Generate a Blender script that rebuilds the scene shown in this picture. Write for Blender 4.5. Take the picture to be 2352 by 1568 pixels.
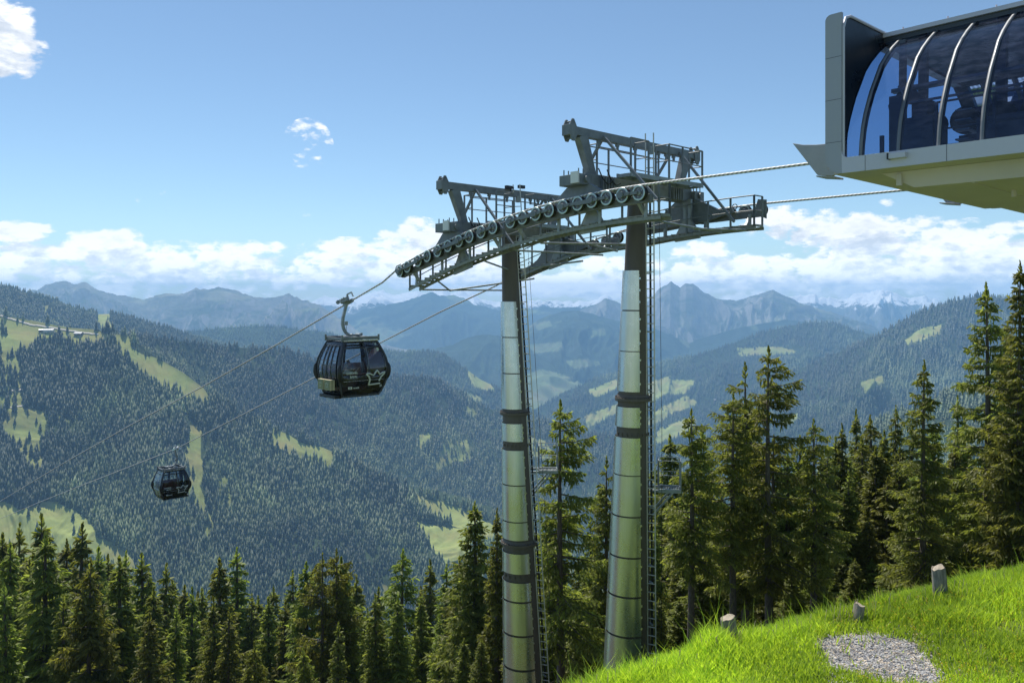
import bpy, bmesh, math, random
import numpy as np
from mathutils import Vector, Matrix
R = math.radians
for o in list(bpy.data.objects): bpy.data.objects.remove(o)
C = bpy.context.scene.collection
sc = bpy.context.scene

# ------------------------------------------------------------------ camera, sky, sun, exposure
F, U0, V0 = 796.0, 512.0, 296.0          # focal length in pixels of a 1024 wide frame, principal column, horizon row
cam = bpy.data.cameras.new('camera'); camo = bpy.data.objects.new('camera', cam); C.objects.link(camo)
cam.sensor_width = 36.0; cam.lens = 36.0*F/1024.0
cam.shift_y = (V0-341.0)/1024.0
cam.clip_start = 0.1; cam.clip_end = 200000.0
camo.location = (0, 0, 0); camo.rotation_euler = (R(90), 0, 0)
sc.camera = camo
SUN_AZ, SUN_EL = -28.0, 61.0            # azimuth from +Y towards +X, elevation
vs = sc.view_settings; vs.view_transform = 'Standard'; vs.look = 'None'; vs.gamma = 1.0; vs.exposure = 0.45; vs.use_curve_mapping = False
sun = bpy.data.lights.new('sun', 'SUN'); sun.energy = 4.4; sun.angle = R(0.5); sun.color = (1.0, 0.95, 0.87)
suno = bpy.data.objects.new('sun', sun); C.objects.link(suno)
sd = Vector((math.sin(R(SUN_AZ))*math.cos(R(SUN_EL)), math.cos(R(SUN_AZ))*math.cos(R(SUN_EL)), math.sin(R(SUN_EL))))
suno.rotation_euler = sd.to_track_quat('Z', 'Y').to_euler(); suno.location = (-60, 30, 80)
sc.render.engine = 'CYCLES'
cy = sc.cycles
cy.use_denoising = True
try: cy.denoiser = 'OPENIMAGEDENOISE'
except Exception: pass
cy.max_bounces = 8; cy.diffuse_bounces = 3; cy.glossy_bounces = 4; cy.transmission_bounces = 6; cy.transparent_max_bounces = 12
cy.volume_bounces = 1; cy.sample_clamp_indirect = 6.0; cy.use_adaptive_sampling = False

world = bpy.data.worlds.new('World'); sc.world = world; world.use_nodes = True
def build_world():
    nt = world.node_tree; N = nt.nodes; L = nt.links; N.clear()
    out = N.new('ShaderNodeOutputWorld'); bg = N.new('ShaderNodeBackground'); L.new(bg.outputs[0], out.inputs[0])
    bg.inputs['Strength'].default_value = 0.115
    sky = N.new('ShaderNodeTexSky'); sky.sky_type = 'NISHITA'; sky.sun_disc = False
    sky.sun_elevation = R(SUN_EL); sky.sun_rotation = R(SUN_AZ); sky.altitude = 1800; sky.air_density = 1.0; sky.dust_density = 0.3; sky.ozone_density = 1.2
    def m(op, a, b=None, c=None, clamp=False):
        n = N.new('ShaderNodeMath'); n.operation = op; n.use_clamp = clamp
        for i, v in enumerate((a, b, c)):
            if v is None: continue
            if isinstance(v, (int, float)): n.inputs[i].default_value = v
            else: L.new(v, n.inputs[i])
        return n.outputs[0]
    tc = N.new('ShaderNodeTexCoord'); sep = N.new('ShaderNodeSeparateXYZ'); L.new(tc.outputs['Generated'], sep.inputs[0])
    x, y, z = sep.outputs
    az = m('ARCTAN2', x, y); el = m('ARCSINE', z)
    def cloud(daz, de):
        a = m('ADD', az, daz); e = m('ADD', el, de)
        v = N.new('ShaderNodeCombineXYZ'); L.new(a, v.inputs[0]); L.new(m('MULTIPLY', e, 1.9), v.inputs[1]); v.inputs[2].default_value = 3.7
        n1 = N.new('ShaderNodeTexNoise'); n1.inputs['Scale'].default_value = 15.0; n1.inputs['Detail'].default_value = 10.0; n1.inputs['Roughness'].default_value = 0.66
        L.new(v.outputs[0], n1.inputs['Vector'])
        n2 = N.new('ShaderNodeTexVoronoi'); n2.feature = 'SMOOTH_F1'; n2.inputs['Scale'].default_value = 55.0; n2.inputs['Smoothness'].default_value = 0.6
        w = N.new('ShaderNodeVectorMath'); w.operation = 'MULTIPLY_ADD'; L.new(n1.outputs['Color'], w.inputs[0]); w.inputs[1].default_value = (0.05, 0.05, 0.0); L.new(v.outputs[0], w.inputs[2])
        L.new(w.outputs[0], n2.inputs['Vector'])
        puff = m('SUBTRACT', 0.5, n2.outputs['Distance'])
        blobs = [(-4,34,52,34,1),(308,145,24,24,.30),(150,198,22,9,.30),(306,214,14,5,.26),(20,231,40,9,.8),(30,262,60,16,.8),(105,250,44,22,1.1),
                 (150,272,85,20,1),(40,285,110,16,.9),(250,250,120,9,.7),(250,268,100,16,.8),(350,250,60,12,.7),(412,243,42,24,1.05),(370,262,100,18,1),(440,275,90,16,1),
                 (560,283,70,12,.9),(600,268,24,10,.7),(700,252,34,12,.85),(615,262,26,9,.7),(800,228,60,20,1.05),(860,240,80,24,1.1),(945,248,80,24,1.1),(760,272,120,18,1),
                 (925,223,22,7,.75),(1010,229,34,8,.7),(1000,262,110,24,1),(890,280,160,14,1),(888,203,12,4,.4),(680,280,60,14,.9),(655,265,24,10,.7),(1180,240,160,40,1),(-180,240,150,50,1),(100,282,200,22,1.05),(330,274,180,17,.95),(560,287,130,14,.9),(860,276,270,24,1.1),(430,255,70,22,1.05)]
        tot = None
        for (u, v_, ru, rv, k) in blobs:
            a0 = math.atan((u-U0)/F); e0 = math.atan((V0-v_)/F*math.cos(a0)); ra = ru/F*math.cos(a0)**2; re = rv/F
            dx = m('MULTIPLY', m('SUBTRACT', a, a0), 1/ra); dy = m('MULTIPLY', m('SUBTRACT', e, e0), 1/re)
            r2 = m('ADD', m('MULTIPLY', dx, dx), m('MULTIPLY', dy, dy))
            g = m('MULTIPLY', m('MAXIMUM', m('SUBTRACT', 1.35, r2), 0.0), k*0.75)
            tot = g if tot is None else m('MAXIMUM', tot, g)
        low = m('MULTIPLY', m('SUBTRACT', 0.03, m('ABSOLUTE', m('SUBTRACT', e, 0.02))), 11.0)
        tot = m('MINIMUM', m('MAXIMUM', tot, low), 0.85)
        d = m('ADD', m('ADD', m('MULTIPLY', tot, 1.25), m('MULTIPLY', m('SUBTRACT', n1.outputs['Fac'], 0.5), 4.4)), m('MULTIPLY', puff, 0.9))
        return m('SUBTRACT', m('SUBTRACT', d, 0.30), m('MULTIPLY', m('LESS_THAN', tot, 0.04), 3.0))
    d0 = cloud(0.0, 0.0); d1 = cloud(-0.012, 0.016)     # a second look slightly towards the sun gives the clouds lit and shaded sides
    alpha = m('MULTIPLY', d0, 1.6, clamp=True)
    alpha = m('MULTIPLY', m('MULTIPLY', alpha, alpha), m('SUBTRACT', 3.0, m('MULTIPLY', alpha, 2.0)))
    alpha = m('MULTIPLY', alpha, 0.94)
    lit = m('ADD', 0.45, m('MULTIPLY', m('SUBTRACT', d0, m('MULTIPLY', d1, 1.0)), 1.1), clamp=True)
    thick = m('MULTIPLY', m('SUBTRACT', d0, 0.45), 0.50, clamp=True)
    n3 = N.new('ShaderNodeTexNoise'); n3.inputs['Scale'].default_value = 30.0; n3.inputs['Detail'].default_value = 8.0; n3.inputs['Roughness'].default_value = 0.65; v3 = N.new('ShaderNodeCombineXYZ'); L.new(az, v3.inputs[0]); L.new(m('MULTIPLY', el, 2.2), v3.inputs[1]); L.new(v3.outputs[0], n3.inputs['Vector'])
    lit2 = m('ADD', m('SUBTRACT', m('ADD', lit, 0.30), thick), m('MULTIPLY', m('SUBTRACT', n3.outputs['Fac'], 0.5), 1.8), clamp=True)
    cr = N.new('ShaderNodeMix'); cr.data_type = 'RGBA'; L.new(lit2, cr.inputs[0]); cr.inputs[6].default_value = (4.3, 4.8, 5.5, 1); cr.inputs[7].default_value = (7.9, 7.95, 8.1, 1)
    mx = N.new('ShaderNodeMix'); mx.data_type = 'RGBA'; L.new(alpha, mx.inputs[0])
    hs = N.new('ShaderNodeHueSaturation'); hs.inputs['Saturation'].default_value = 0.95; hs.inputs['Value'].default_value = 0.85; L.new(sky.outputs[0], hs.inputs['Color'])
    tn = N.new('ShaderNodeMix'); tn.data_type = 'RGBA'; tn.blend_type = 'MULTIPLY'; tn.inputs[0].default_value = 1.0; tn.inputs[7].default_value = (0.86, 0.98, 1.0, 1); L.new(hs.outputs[0], tn.inputs[6]); L.new(tn.outputs[2], mx.inputs[6]); gw = N.new('ShaderNodeVectorMath'); gw.operation = 'SCALE'; L.new(cr.outputs[2], gw.inputs[0]); L.new(m('ADD', 1.0, m('MULTIPLY', m('MULTIPLY', m('SUBTRACT', 0.075, el), 18.0, clamp=True), 0.5)), gw.inputs['Scale']); L.new(gw.outputs[0], mx.inputs[7]); L.new(mx.outputs[2], bg.inputs['Color'])
    world.cycles.sampling_method = 'MANUAL'; world.cycles.sample_map_resolution = 512
build_world()

# ------------------------------------------------------------------ helpers
rng = np.random.default_rng(7); random.seed(7)
def P(u, v, Y): return Vector(((u-U0)/F*Y, Y, (V0-v)/F*Y))
S = 1024/2352.0
def tag(o, label=None, cat=None, group=None, kind=None):
    if label: o['label'] = label
    if cat: o['category'] = cat
    if group: o['group'] = group
    if kind: o['kind'] = kind
    return o
def empty(name, loc, rz=0.0):
    o = bpy.data.objects.new(name, None); C.objects.link(o); o.location = loc; o.rotation_euler = (0, 0, rz); o.empty_display_size = 0.3
    return o

def hashn(ix, iy, seed):
    h = (ix.astype(np.int64)*374761393 + iy.astype(np.int64)*668265263 + seed*974634777) & 0x7fffffff
    h = ((h ^ (h >> 13))*1274126177) & 0x7fffffff
    return ((h ^ (h >> 16)) & 0xffff)/65535.0
def vnoise(x, y, seed=0):
    ix = np.floor(x); iy = np.floor(y); fx = x-ix; fy = y-iy
    fx = fx*fx*fx*(fx*(fx*6-15)+10); fy = fy*fy*fy*(fy*(fy*6-15)+10)
    a = hashn(ix, iy, seed); b = hashn(ix+1, iy, seed); c = hashn(ix, iy+1, seed); d = hashn(ix+1, iy+1, seed)
    return (a*(1-fx)+b*fx)*(1-fy)+(c*(1-fx)+d*fx)*fy
def fbm(x, y, seed=0, oct=5, g=0.5):
    s = 0; a = 1; t = 0
    for i in range(oct):
        s = s+a*vnoise(x*2**i, y*2**i, seed+i*17); t += a; a *= g
    return s/t
def ridged(x, y, seed=0, oct=5, g=0.5):
    s = 0; a = 1; t = 0
    for i in range(oct):
        s = s+a*(1-np.abs(2*vnoise(x*2**i, y*2**i, seed+i*17)-1)); t += a; a *= g
    return s/t
def in_poly(x, y, poly):
    r = np.zeros(x.shape, bool); n = len(poly)
    for i in range(n):
        x0, y0 = poly[i]; x1, y1 = poly[(i+1) % n]
        if y0 == y1: continue
        r ^= ((y0 > y) != (y1 > y)) & (x < (x1-x0)*(y-y0)/(y1-y0)+x0)
    return r
def np_mesh(name, V, faces, mats, attrs=None, smooth=False, parent=None, mat_idx=None, fsize=None):
    me = bpy.data.meshes.new(name); V = np.ascontiguousarray(V, dtype=np.float32); faces = np.asarray(faces, dtype=np.int32)
    k = faces.shape[1]; me.vertices.add(len(V)); me.vertices.foreach_set('co', V.ravel())
    me.loops.add(faces.size); me.loops.foreach_set('vertex_index', faces.ravel())
    me.polygons.add(len(faces)); me.polygons.foreach_set('loop_start', np.arange(0, faces.size, k, dtype=np.int32))
    if smooth: me.polygons.foreach_set('use_smooth', np.ones(len(faces), bool))
    for m in mats: me.materials.append(m)
    if mat_idx is not None: me.polygons.foreach_set('material_index', np.asarray(mat_idx, dtype=np.int32))
    for an, (dom, arr) in (attrs or {}).items():
        a = me.attributes.new(an, 'FLOAT', dom); a.data.foreach_set('value', np.asarray(arr, dtype=np.float32))
    me.update(calc_edges=True); me.validate()
    o = bpy.data.objects.new(name, me); C.objects.link(o)
    if parent is not None: o.parent = parent
    return o

class MB:
    """collects simple shapes (in the parent's frame) and links them as one mesh object"""
    def __init__(s): s.v = []; s.f = []; s.mi = []; s.sm = []
    def add(s, vs_, fs_, mi=0, smooth=False):
        b = len(s.v); s.v += [tuple(p) for p in vs_]; s.f += [tuple(b+i for i in f) for f in fs_]; s.mi += [mi]*len(fs_); s.sm += [smooth]*len(fs_)
        return s
    def hexa(s, p, mi=0):     # 8 corners: bottom 4 ccw, top 4 ccw
        return s.add(p, [(3,2,1,0),(4,5,6,7),(0,1,5,4),(1,2,6,5),(2,3,7,6),(3,0,4,7)], mi)
    def box(s, x0, x1, y0, y1, z0, z1, mi=0):
        return s.hexa([(x0,y0,z0),(x1,y0,z0),(x1,y1,z0),(x0,y1,z0),(x0,y0,z1),(x1,y0,z1),(x1,y1,z1),(x0,y1,z1)], mi)
    def beam(s, a, b, w, h, up=(0,0,1), w2=None, h2=None, mi=0):
        a = Vector(a); b = Vector(b); d = (b-a).normalized(); up = Vector(up)
        if abs(d.dot(up)) > 0.98: up = Vector((1, 0, 0))
        x = d.cross(up).normalized(); y = x.cross(d).normalized(); w2 = w if w2 is None else w2; h2 = h if h2 is None else h2
        q = lambda c, sx, sy, w_, h_: c+x*(sx*w_/2)+y*(sy*h_/2)
        return s.hexa([q(a,-1,-1,w,h),q(a,1,-1,w,h),q(b,1,-1,w2,h2),q(b,-1,-1,w2,h2),q(a,-1,1,w,h),q(a,1,1,w,h),q(b,1,1,w2,h2),q(b,-1,1,w2,h2)], mi)
    def cyl(s, a, b, r, r2=None, n=12, mi=0, smooth=True, caps=True):
        a = Vector(a); b = Vector(b); d = (b-a).normalized(); r2 = r if r2 is None else r2
        up = Vector((0,0,1)) if abs(d.z) < 0.9 else Vector((1,0,0)); x = d.cross(up).normalized(); y = d.cross(x).normalized()
        vs_ = []
        for c, rr in ((a, r), (b, r2)):
            for i in range(n):
                t = 2*math.pi*i/n; vs_.append(c+x*(rr*math.cos(t))+y*(rr*math.sin(t)))
        s.add(vs_, [(i, (i+1) % n, n+(i+1) % n, n+i) for i in range(n)], mi, smooth)
        if caps: s.add(vs_[:n], [tuple(range(n))[::-1]], mi); s.add(vs_[n:], [tuple(range(n))], mi)
        return s
    def tube(s, pts, r, n=8, mi=0, closed=False, smooth=True):
        pts = [Vector(p) for p in pts]; k = len(pts); vs_ = []
        rr = r if isinstance(r, (list, tuple)) else [r]*k; px = None
        for i, p in enumerate(pts):
            if closed: d = (pts[(i+1) % k]-pts[i-1]).normalized()
            else: d = (pts[min(i+1, k-1)]-pts[max(i-1, 0)]).normalized()
            if px is None:
                up = Vector((0,0,1)) if abs(d.z) < 0.9 else Vector((1,0,0)); x = d.cross(up).normalized()
            else: x = (px-d*px.dot(d)).normalized()
            px = x; y = d.cross(x)
            for j in range(n):
                t = 2*math.pi*j/n; vs_.append(p+x*(rr[i]*math.cos(t))+y*(rr[i]*math.sin(t)))
        fs_ = [(i*n+j, i*n+(j+1) % n, ((i+1) % k)*n+(j+1) % n, ((i+1) % k)*n+j) for i in range(k if closed else k-1) for j in range(n)]
        s.add(vs_, fs_, mi, smooth)
        if not closed: s.add(vs_[:n], [tuple(range(n))[::-1]], mi); s.add(vs_[-n:], [tuple(range(n))], mi)
        return s
    def prism(s, poly, axis, a0, a1, mi=0):
        """extrude a polygon along an axis: axis 0 takes (y,z), 1 takes (x,z), 2 takes (x,y)"""
        def pt(p, a): return (a, p[0], p[1]) if axis == 0 else (p[0], a, p[1]) if axis == 1 else (p[0], p[1], a)
        n = len(poly); vs_ = [pt(p, a0) for p in poly]+[pt(p, a1) for p in poly]
        return s.add(vs_, [tuple(range(n)), tuple(range(2*n-1, n-1, -1))]+[(i, n+i, n+(i+1) % n, (i+1) % n) for i in range(n)], mi)
    def lathe(s, prof, a, d, n=24, mi=0, smooth=False):
        """prof: list of (offset along d, radius, material of the band that starts here)"""
        a = Vector(a); d = Vector(d).normalized(); up = Vector((0,0,1)) if abs(d.z) < 0.9 else Vector((1,0,0)); x = d.cross(up).normalized(); y = d.cross(x).normalized()
        for k in range(len(prof)-1):
            vs_ = []
            for o_, r_, m_ in (prof[k], prof[k+1]):
                for i in range(n):
                    t = 2*math.pi*i/n; vs_.append(a+d*o_+x*(r_*math.cos(t))+y*(r_*math.sin(t)))
            s.add(vs_, [(i, (i+1) % n, n+(i+1) % n, n+i) for i in range(n)], prof[k][2], smooth)
        return s
    def build(s, name, mats, parent=None, bevel=0.0):
        if not isinstance(mats, (list, tuple)): mats = [mats]
        me = bpy.data.meshes.new(name); me.from_pydata(s.v, [], s.f)
        for m in mats: me.materials.append(m)
        me.polygons.foreach_set('material_index', s.mi); me.polygons.foreach_set('use_smooth', s.sm)
        bm = bmesh.new(); bm.from_mesh(me); bmesh.ops.recalc_face_normals(bm, faces=bm.faces); bm.to_mesh(me); bm.free()
        o = bpy.data.objects.new(name, me); C.objects.link(o)
        if parent is not None: o.parent = parent
        if bevel:
            b = o.modifiers.new('bevel', 'BEVEL'); b.width = bevel; b.segments = 2; b.limit_method = 'ANGLE'
        return o

# ------------------------------------------------------------------ materials
def new_mat(name):
    m = bpy.data.materials.new(name); m.use_nodes = True; nt = m.node_tree; b = nt.nodes['Principled BSDF']
    return m, nt, b
def ramp(nt, fac, stops):
    r = nt.nodes.new('ShaderNodeValToRGB'); nt.links.new(fac, r.inputs[0]); e = r.color_ramp.elements
    while len(e) < len(stops): e.new(0.5)
    for i, (p, c) in enumerate(stops): e[i].position = p; e[i].color = (*c, 1)
    return r.outputs[0]
def noise(nt, scale, detail=4, rough=0.55, vec=None, obj=True, stretch=None):
    tc = nt.nodes.new('ShaderNodeTexCoord'); n = nt.nodes.new('ShaderNodeTexNoise'); n.inputs['Scale'].default_value = scale; n.inputs['Detail'].default_value = detail; n.inputs['Roughness'].default_value = rough
    if stretch:
        mp = nt.nodes.new('ShaderNodeMapping'); mp.inputs['Scale'].default_value = stretch; nt.links.new(tc.outputs['Object'], mp.inputs[0]); nt.links.new(mp.outputs[0], n.inputs['Vector'])
    else: nt.links.new(tc.outputs['Object'], n.inputs['Vector'])
    return n.outputs['Fac']
def mixc(nt, fac, a, b):
    m = nt.nodes.new('ShaderNodeMix'); m.data_type = 'RGBA'
    if isinstance(fac, (int, float)): m.inputs[0].default_value = fac
    else: nt.links.new(fac, m.inputs[0])
    for i, c in ((6, a), (7, b)):
        if isinstance(c, tuple): m.inputs[i].default_value = (*c, 1)
        else: nt.links.new(c, m.inputs[i])
    return m.outputs[2]
def mathn(nt, op, a, b=None, clamp=False):
    n = nt.nodes.new('ShaderNodeMath'); n.operation = op; n.use_clamp = clamp
    for i, v in enumerate((a, b)):
        if v is None: continue
        if isinstance(v, (int, float)): n.inputs[i].default_value = v
        else: nt.links.new(v, n.inputs[i])
    return n.outputs[0]
def bump(nt, b, h, strength, dist):
    n = nt.nodes.new('ShaderNodeBump'); n.inputs['Strength'].default_value = strength; n.inputs['Distance'].default_value = dist
    nt.links.new(h, n.inputs['Height']); nt.links.new(n.outputs[0], b.inputs['Normal'])
def simple(name, col, rough=0.5, metal=0.0, var=0.25, scale=6.0, spec=0.5, bmp=0.0, stretch=None, rvar=0.15):
    m, nt, b = new_mat(name)
    n = noise(nt, scale, 5, 0.6, stretch=stretch)
    lo = tuple(max(0, c*(1-var)) for c in col); hi = tuple(min(1, c*(1+var)) for c in col)
    nt.links.new(ramp(nt, n, [(0.3, lo), (0.7, hi)]), b.inputs['Base Color'])
    rr = nt.nodes.new('ShaderNodeMapRange'); nt.links.new(n, rr.inputs[0]); rr.inputs[1].default_value = 0.3; rr.inputs[2].default_value = 0.7; rr.inputs[3].default_value = max(0.02, rough-rvar); rr.inputs[4].default_value = min(1, rough+rvar)
    nt.links.new(rr.outputs[0], b.inputs['Roughness']); b.inputs['Metallic'].default_value = metal; b.inputs['Specular IOR Level'].default_value = spec
    if bmp: bump(nt, b, n, bmp, 0.01)
    return m
M = {}
M['hood_out'] = simple('grey_hood_cladding', (0.36, 0.37, 0.40), 0.45, 0.2, 0.05, 1.2)
M['fin'] = simple('grey_guide_sheet', (0.36, 0.37, 0.39), 0.5, 0.1, 0.1, 3.0)
M['paint'] = simple('painted_steel', (0.17, 0.19, 0.20), 0.45, 0.0, 0.3, 3.0, bmp=0.1)
M['paint_lit'] = simple('painted_steel_lit', (0.30, 0.33, 0.335), 0.5, 0.3, 0.3, 4.0)  # lighter copy of the dark paint, its sunlit tone put into the colour
M['grate'] = simple('galvanised_grating', (0.26, 0.275, 0.25), 0.55, 0.3, 0.3, 9.0)
M['pole'] = simple('brown_grey_steel', (0.105, 0.088, 0.074), 0.5, 0.0, 0.25, 2.0, stretch=(1, 1, 0.25))
M['galv'] = simple('galvanised_ladder', (0.55, 0.54, 0.49), 0.5, 0.35, 0.2, 8.0)
M['chrome'] = simple('bright_steel', (0.62, 0.63, 0.62), 0.28, 0.9, 0.15, 8.0)
M['rubber'] = simple('black_rubber', (0.018, 0.018, 0.018), 0.7, 0.0, 0.3, 9.0)
M['rim'] = simple('zinc_plated_rim', (0.46, 0.54, 0.50), 0.4, 0.5, 0.22, 5.0)
M['rim_in'] = simple('sheave_flange', (0.17, 0.17, 0.19), 0.45, 0.5, 0.2, 9.0)
M['sign'] = simple('white_plate', (0.75, 0.76, 0.74), 0.5, 0, 0.05)
M['gloss'] = simple('black_gloss_lacquer', (0.010, 0.012, 0.017), 0.09, 0.0, 0.3, 3.0, spec=0.8, rvar=0.04)
M['matt_black'] = simple('matt_black_plastic', (0.016, 0.017, 0.019), 0.5, 0, 0.3, 5.0)
M['door_grey'] = simple('grey_door_profile', (0.055, 0.062, 0.078), 0.35, 0.3, 0.2, 5.0)
M['seat'] = simple('red_leather', (0.20, 0.05, 0.04), 0.55, 0, 0.25, 6.0)
M['logo'] = simple('pale_sticker', (0.62, 0.66, 0.58), 0.5, 0, 0.06, 12.0)
M['box_olive'] = simple('ski_holder_olive', (0.21, 0.23, 0.11), 0.5, 0, 0.15, 5.0)
M['box_tan'] = simple('ski_holder_tan', (0.50, 0.44, 0.28), 0.5, 0, 0.15, 5.0)
M['alu_white'] = simple('silver_grey_cladding', (0.55, 0.545, 0.61), 0.45, 0.1, 0.04, 1.2)
M['soffit'] = simple('beige_soffit', (0.58, 0.53, 0.53), 0.6, 0.0, 0.10, 0.7)
M['hood_in'] = simple('dark_tinted_panel', (0.006, 0.012, 0.020), 0.35, 0.0, 0.4, 1.0, spec=0.3)
M['dark_frame'] = simple('anthracite_profile', (0.055, 0.062, 0.07), 0.4, 0.4, 0.2, 4.0)
M['rib'] = simple('brushed_rib', (0.20, 0.21, 0.22), 0.5, 0.6, 0.12, 4.0)
M['machine'] = simple('machine_blue_grey', (0.10, 0.12, 0.15), 0.5, 0.3, 0.3, 3.0)
M['machine_blue'] = simple('machine_blue', (0.02, 0.05, 0.16), 0.5, 0.1, 0.2, 3.0)
M['skin'] = simple('skin', (0.55, 0.33, 0.24), 0.6, 0, 0.08)
M['shirt'] = simple('white_shirt', (0.68, 0.68, 0.66), 0.8, 0, 0.08)
M['dark_cloth'] = simple('dark_cloth', (0.03, 0.035, 0.05), 0.85, 0, 0.3)
M['pink_cloth'] = simple('pink_cloth', (0.45, 0.22, 0.22), 0.85, 0, 0.2)
M['hair_grey'] = simple('grey_hair', (0.34, 0.31, 0.28), 0.8, 0, 0.3, 40)
M['hair_brown'] = simple('brown_hair', (0.06, 0.035, 0.02), 0.7, 0, 0.3, 40)
M['eye'] = simple('eye_dark', (0.03, 0.02, 0.02), 0.3, 0, 0.2)
M['lips'] = simple('lips', (0.4, 0.16, 0.14), 0.5, 0, 0.1)
M['barn_wall'] = simple('barn_wall', (0.16, 0.10, 0.06), 0.8, 0, 0.2, 0.5)
M['barn_white'] = simple('house_render', (0.6, 0.58, 0.53), 0.8, 0, 0.1, 0.5)
M['barn_roof'] = simple('sheet_roof', (0.42, 0.42, 0.42), 0.5, 0.2, 0.15, 0.5)
def cladding_mat():
    m, nt, b = new_mat('brushed_aluminium_sheet')
    n = noise(nt, 2.0, 5, 0.6, stretch=(9, 9, 0.5)); n2 = noise(nt, 1.3, 4, 0.6)
    c = ramp(nt, n, [(0.2, (0.55, 0.58, 0.56)), (0.8, (0.65, 0.68, 0.66))])
    nt.links.new(c, b.inputs['Base Color']); b.inputs['Metallic'].default_value = 0.92
    rr = nt.nodes.new('ShaderNodeMapRange'); nt.links.new(n2, rr.inputs[0]); rr.inputs[1].default_value = 0.3; rr.inputs[2].default_value = 0.7; rr.inputs[3].default_value = 0.22; rr.inputs[4].default_value = 0.34
    nt.links.new(rr.outputs[0], b.inputs['Roughness']); bump(nt, b, n2, 0.03, 0.05)
    return m
M['clad'] = cladding_mat()
def pane_mat(name, tint, refl=0.12, dirt_sheen=False):
    m, nt, b = new_mat(name); nt.nodes.remove(b); out = [n for n in nt.nodes if n.type == 'OUTPUT_MATERIAL'][0]
    tr = nt.nodes.new('ShaderNodeBsdfTransparent'); tr.inputs[0].default_value = (*tint, 1)
    gl = nt.nodes.new('ShaderNodeBsdfGlossy'); gl.inputs[1].default_value = 0.03; gl.inputs[0].default_value = (0.85, 0.9, 1, 1)
    fr = nt.nodes.new('ShaderNodeFresnel'); fr.inputs[0].default_value = 1.5
    k = mathn(nt, 'ADD', mathn(nt, 'MULTIPLY', fr.outputs[0], 0.9), refl, clamp=True)
    mx = nt.nodes.new('ShaderNodeMixShader'); nt.links.new(k, mx.inputs[0]); nt.links.new(tr.outputs[0], mx.inputs[1]); nt.links.new(gl.outputs[0], mx.inputs[2])
    res = mx
    if dirt_sheen:
        n = noise(nt, 3.0, 8, 0.7, stretch=(1, 1, 3)); f = mathn(nt, 'MULTIPLY', mathn(nt, 'SUBTRACT', n, 0.42), 0.25, clamp=True)
        df = nt.nodes.new('ShaderNodeBsdfDiffuse'); df.inputs[0].default_value = (0.36, 0.42, 0.66, 1)  # dirt film, with the blue of hazy reflections put into its colour
        m2 = nt.nodes.new('ShaderNodeMixShader'); nt.links.new(f, m2.inputs[0]); nt.links.new(mx.outputs[0], m2.inputs[1]); nt.links.new(df.outputs[0], m2.inputs[2]); res = m2
    nt.links.new(res.outputs[0], out.inputs[0])
    return m
M['cab_glass'] = pane_mat('tinted_cabin_glass', (0.74, 0.78, 0.83), 0.02)
M['st_glass'] = pane_mat('blue_tinted_station_glass', (0.20, 0.32, 0.54), 0.02, dirt_sheen=True)
def foliage_mat(name, dark, light, trans=0.25, attr='tone'):
    m, nt, b = new_mat(name); out = [n for n in nt.nodes if n.type == 'OUTPUT_MATERIAL'][0]
    at = nt.nodes.new('ShaderNodeAttribute'); at.attribute_name = attr
    oi = nt.nodes.new('ShaderNodeObjectInfo')
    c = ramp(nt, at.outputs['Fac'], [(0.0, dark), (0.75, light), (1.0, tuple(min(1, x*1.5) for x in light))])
    hs = nt.nodes.new('ShaderNodeHueSaturation'); nt.links.new(c, hs.inputs['Color'])
    nt.links.new(mathn(nt, 'ADD', mathn(nt, 'MULTIPLY', oi.outputs['Random'], 0.5), 0.75), hs.inputs['Value'])
    nt.links.new(mathn(nt, 'ADD', mathn(nt, 'MULTIPLY', oi.outputs['Random'], 0.04), 0.48), hs.inputs['Hue'])
    nt.links.new(hs.outputs[0], b.inputs['Base Color']); b.inputs['Roughness'].default_value = 0.55; b.inputs['Specular IOR Level'].default_value = 0.35
    if trans:
        t = nt.nodes.new('ShaderNodeBsdfTranslucent'); h2 = nt.nodes.new('ShaderNodeHueSaturation'); nt.links.new(hs.outputs[0], h2.inputs['Color']); h2.inputs['Value'].default_value = 2.0; h2.inputs['Saturation'].default_value = 1.1; nt.links.new(h2.outputs[0], t.inputs[0])
        mx = nt.nodes.new('ShaderNodeMixShader'); mx.inputs[0].default_value = trans; nt.links.new(b.outputs[0], mx.inputs[1]); nt.links.new(t.outputs[0], mx.inputs[2]); nt.links.new(mx.outputs[0], out.inputs[0])
    return m
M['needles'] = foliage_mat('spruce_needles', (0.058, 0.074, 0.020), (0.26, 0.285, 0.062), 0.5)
M['far_trees'] = foliage_mat('far_conifer', (0.018, 0.032, 0.013), (0.095, 0.125, 0.050), 0.0)
M['grass'] = foliage_mat('grass_blades', (0.12, 0.18, 0.022), (0.34, 0.42, 0.060), 0.42)
M['flower'] = simple('yellow_petals', (0.75, 0.55, 0.03), 0.6, 0, 0.1)
M['straw'] = simple('dry_stalks', (0.45, 0.36, 0.22), 0.7, 0, 0.2)
M['bark'] = simple('spruce_bark', (0.115, 0.095, 0.08), 0.9, 0, 0.5, 5.0, bmp=0.8, stretch=(3, 3, 0.8))
M['stump_bark'] = simple('weathered_stump', (0.22, 0.20, 0.175), 0.9, 0, 0.45, 9.0, bmp=0.6, stretch=(3, 3, 0.5))
M['stump_cut'] = simple('cut_wood', (0.33, 0.28, 0.21), 0.8, 0, 0.3, 14.0)
M['stone'] = simple('gravel_stone', (0.27, 0.265, 0.265), 0.85, 0, 0.5, 1.3)
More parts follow.
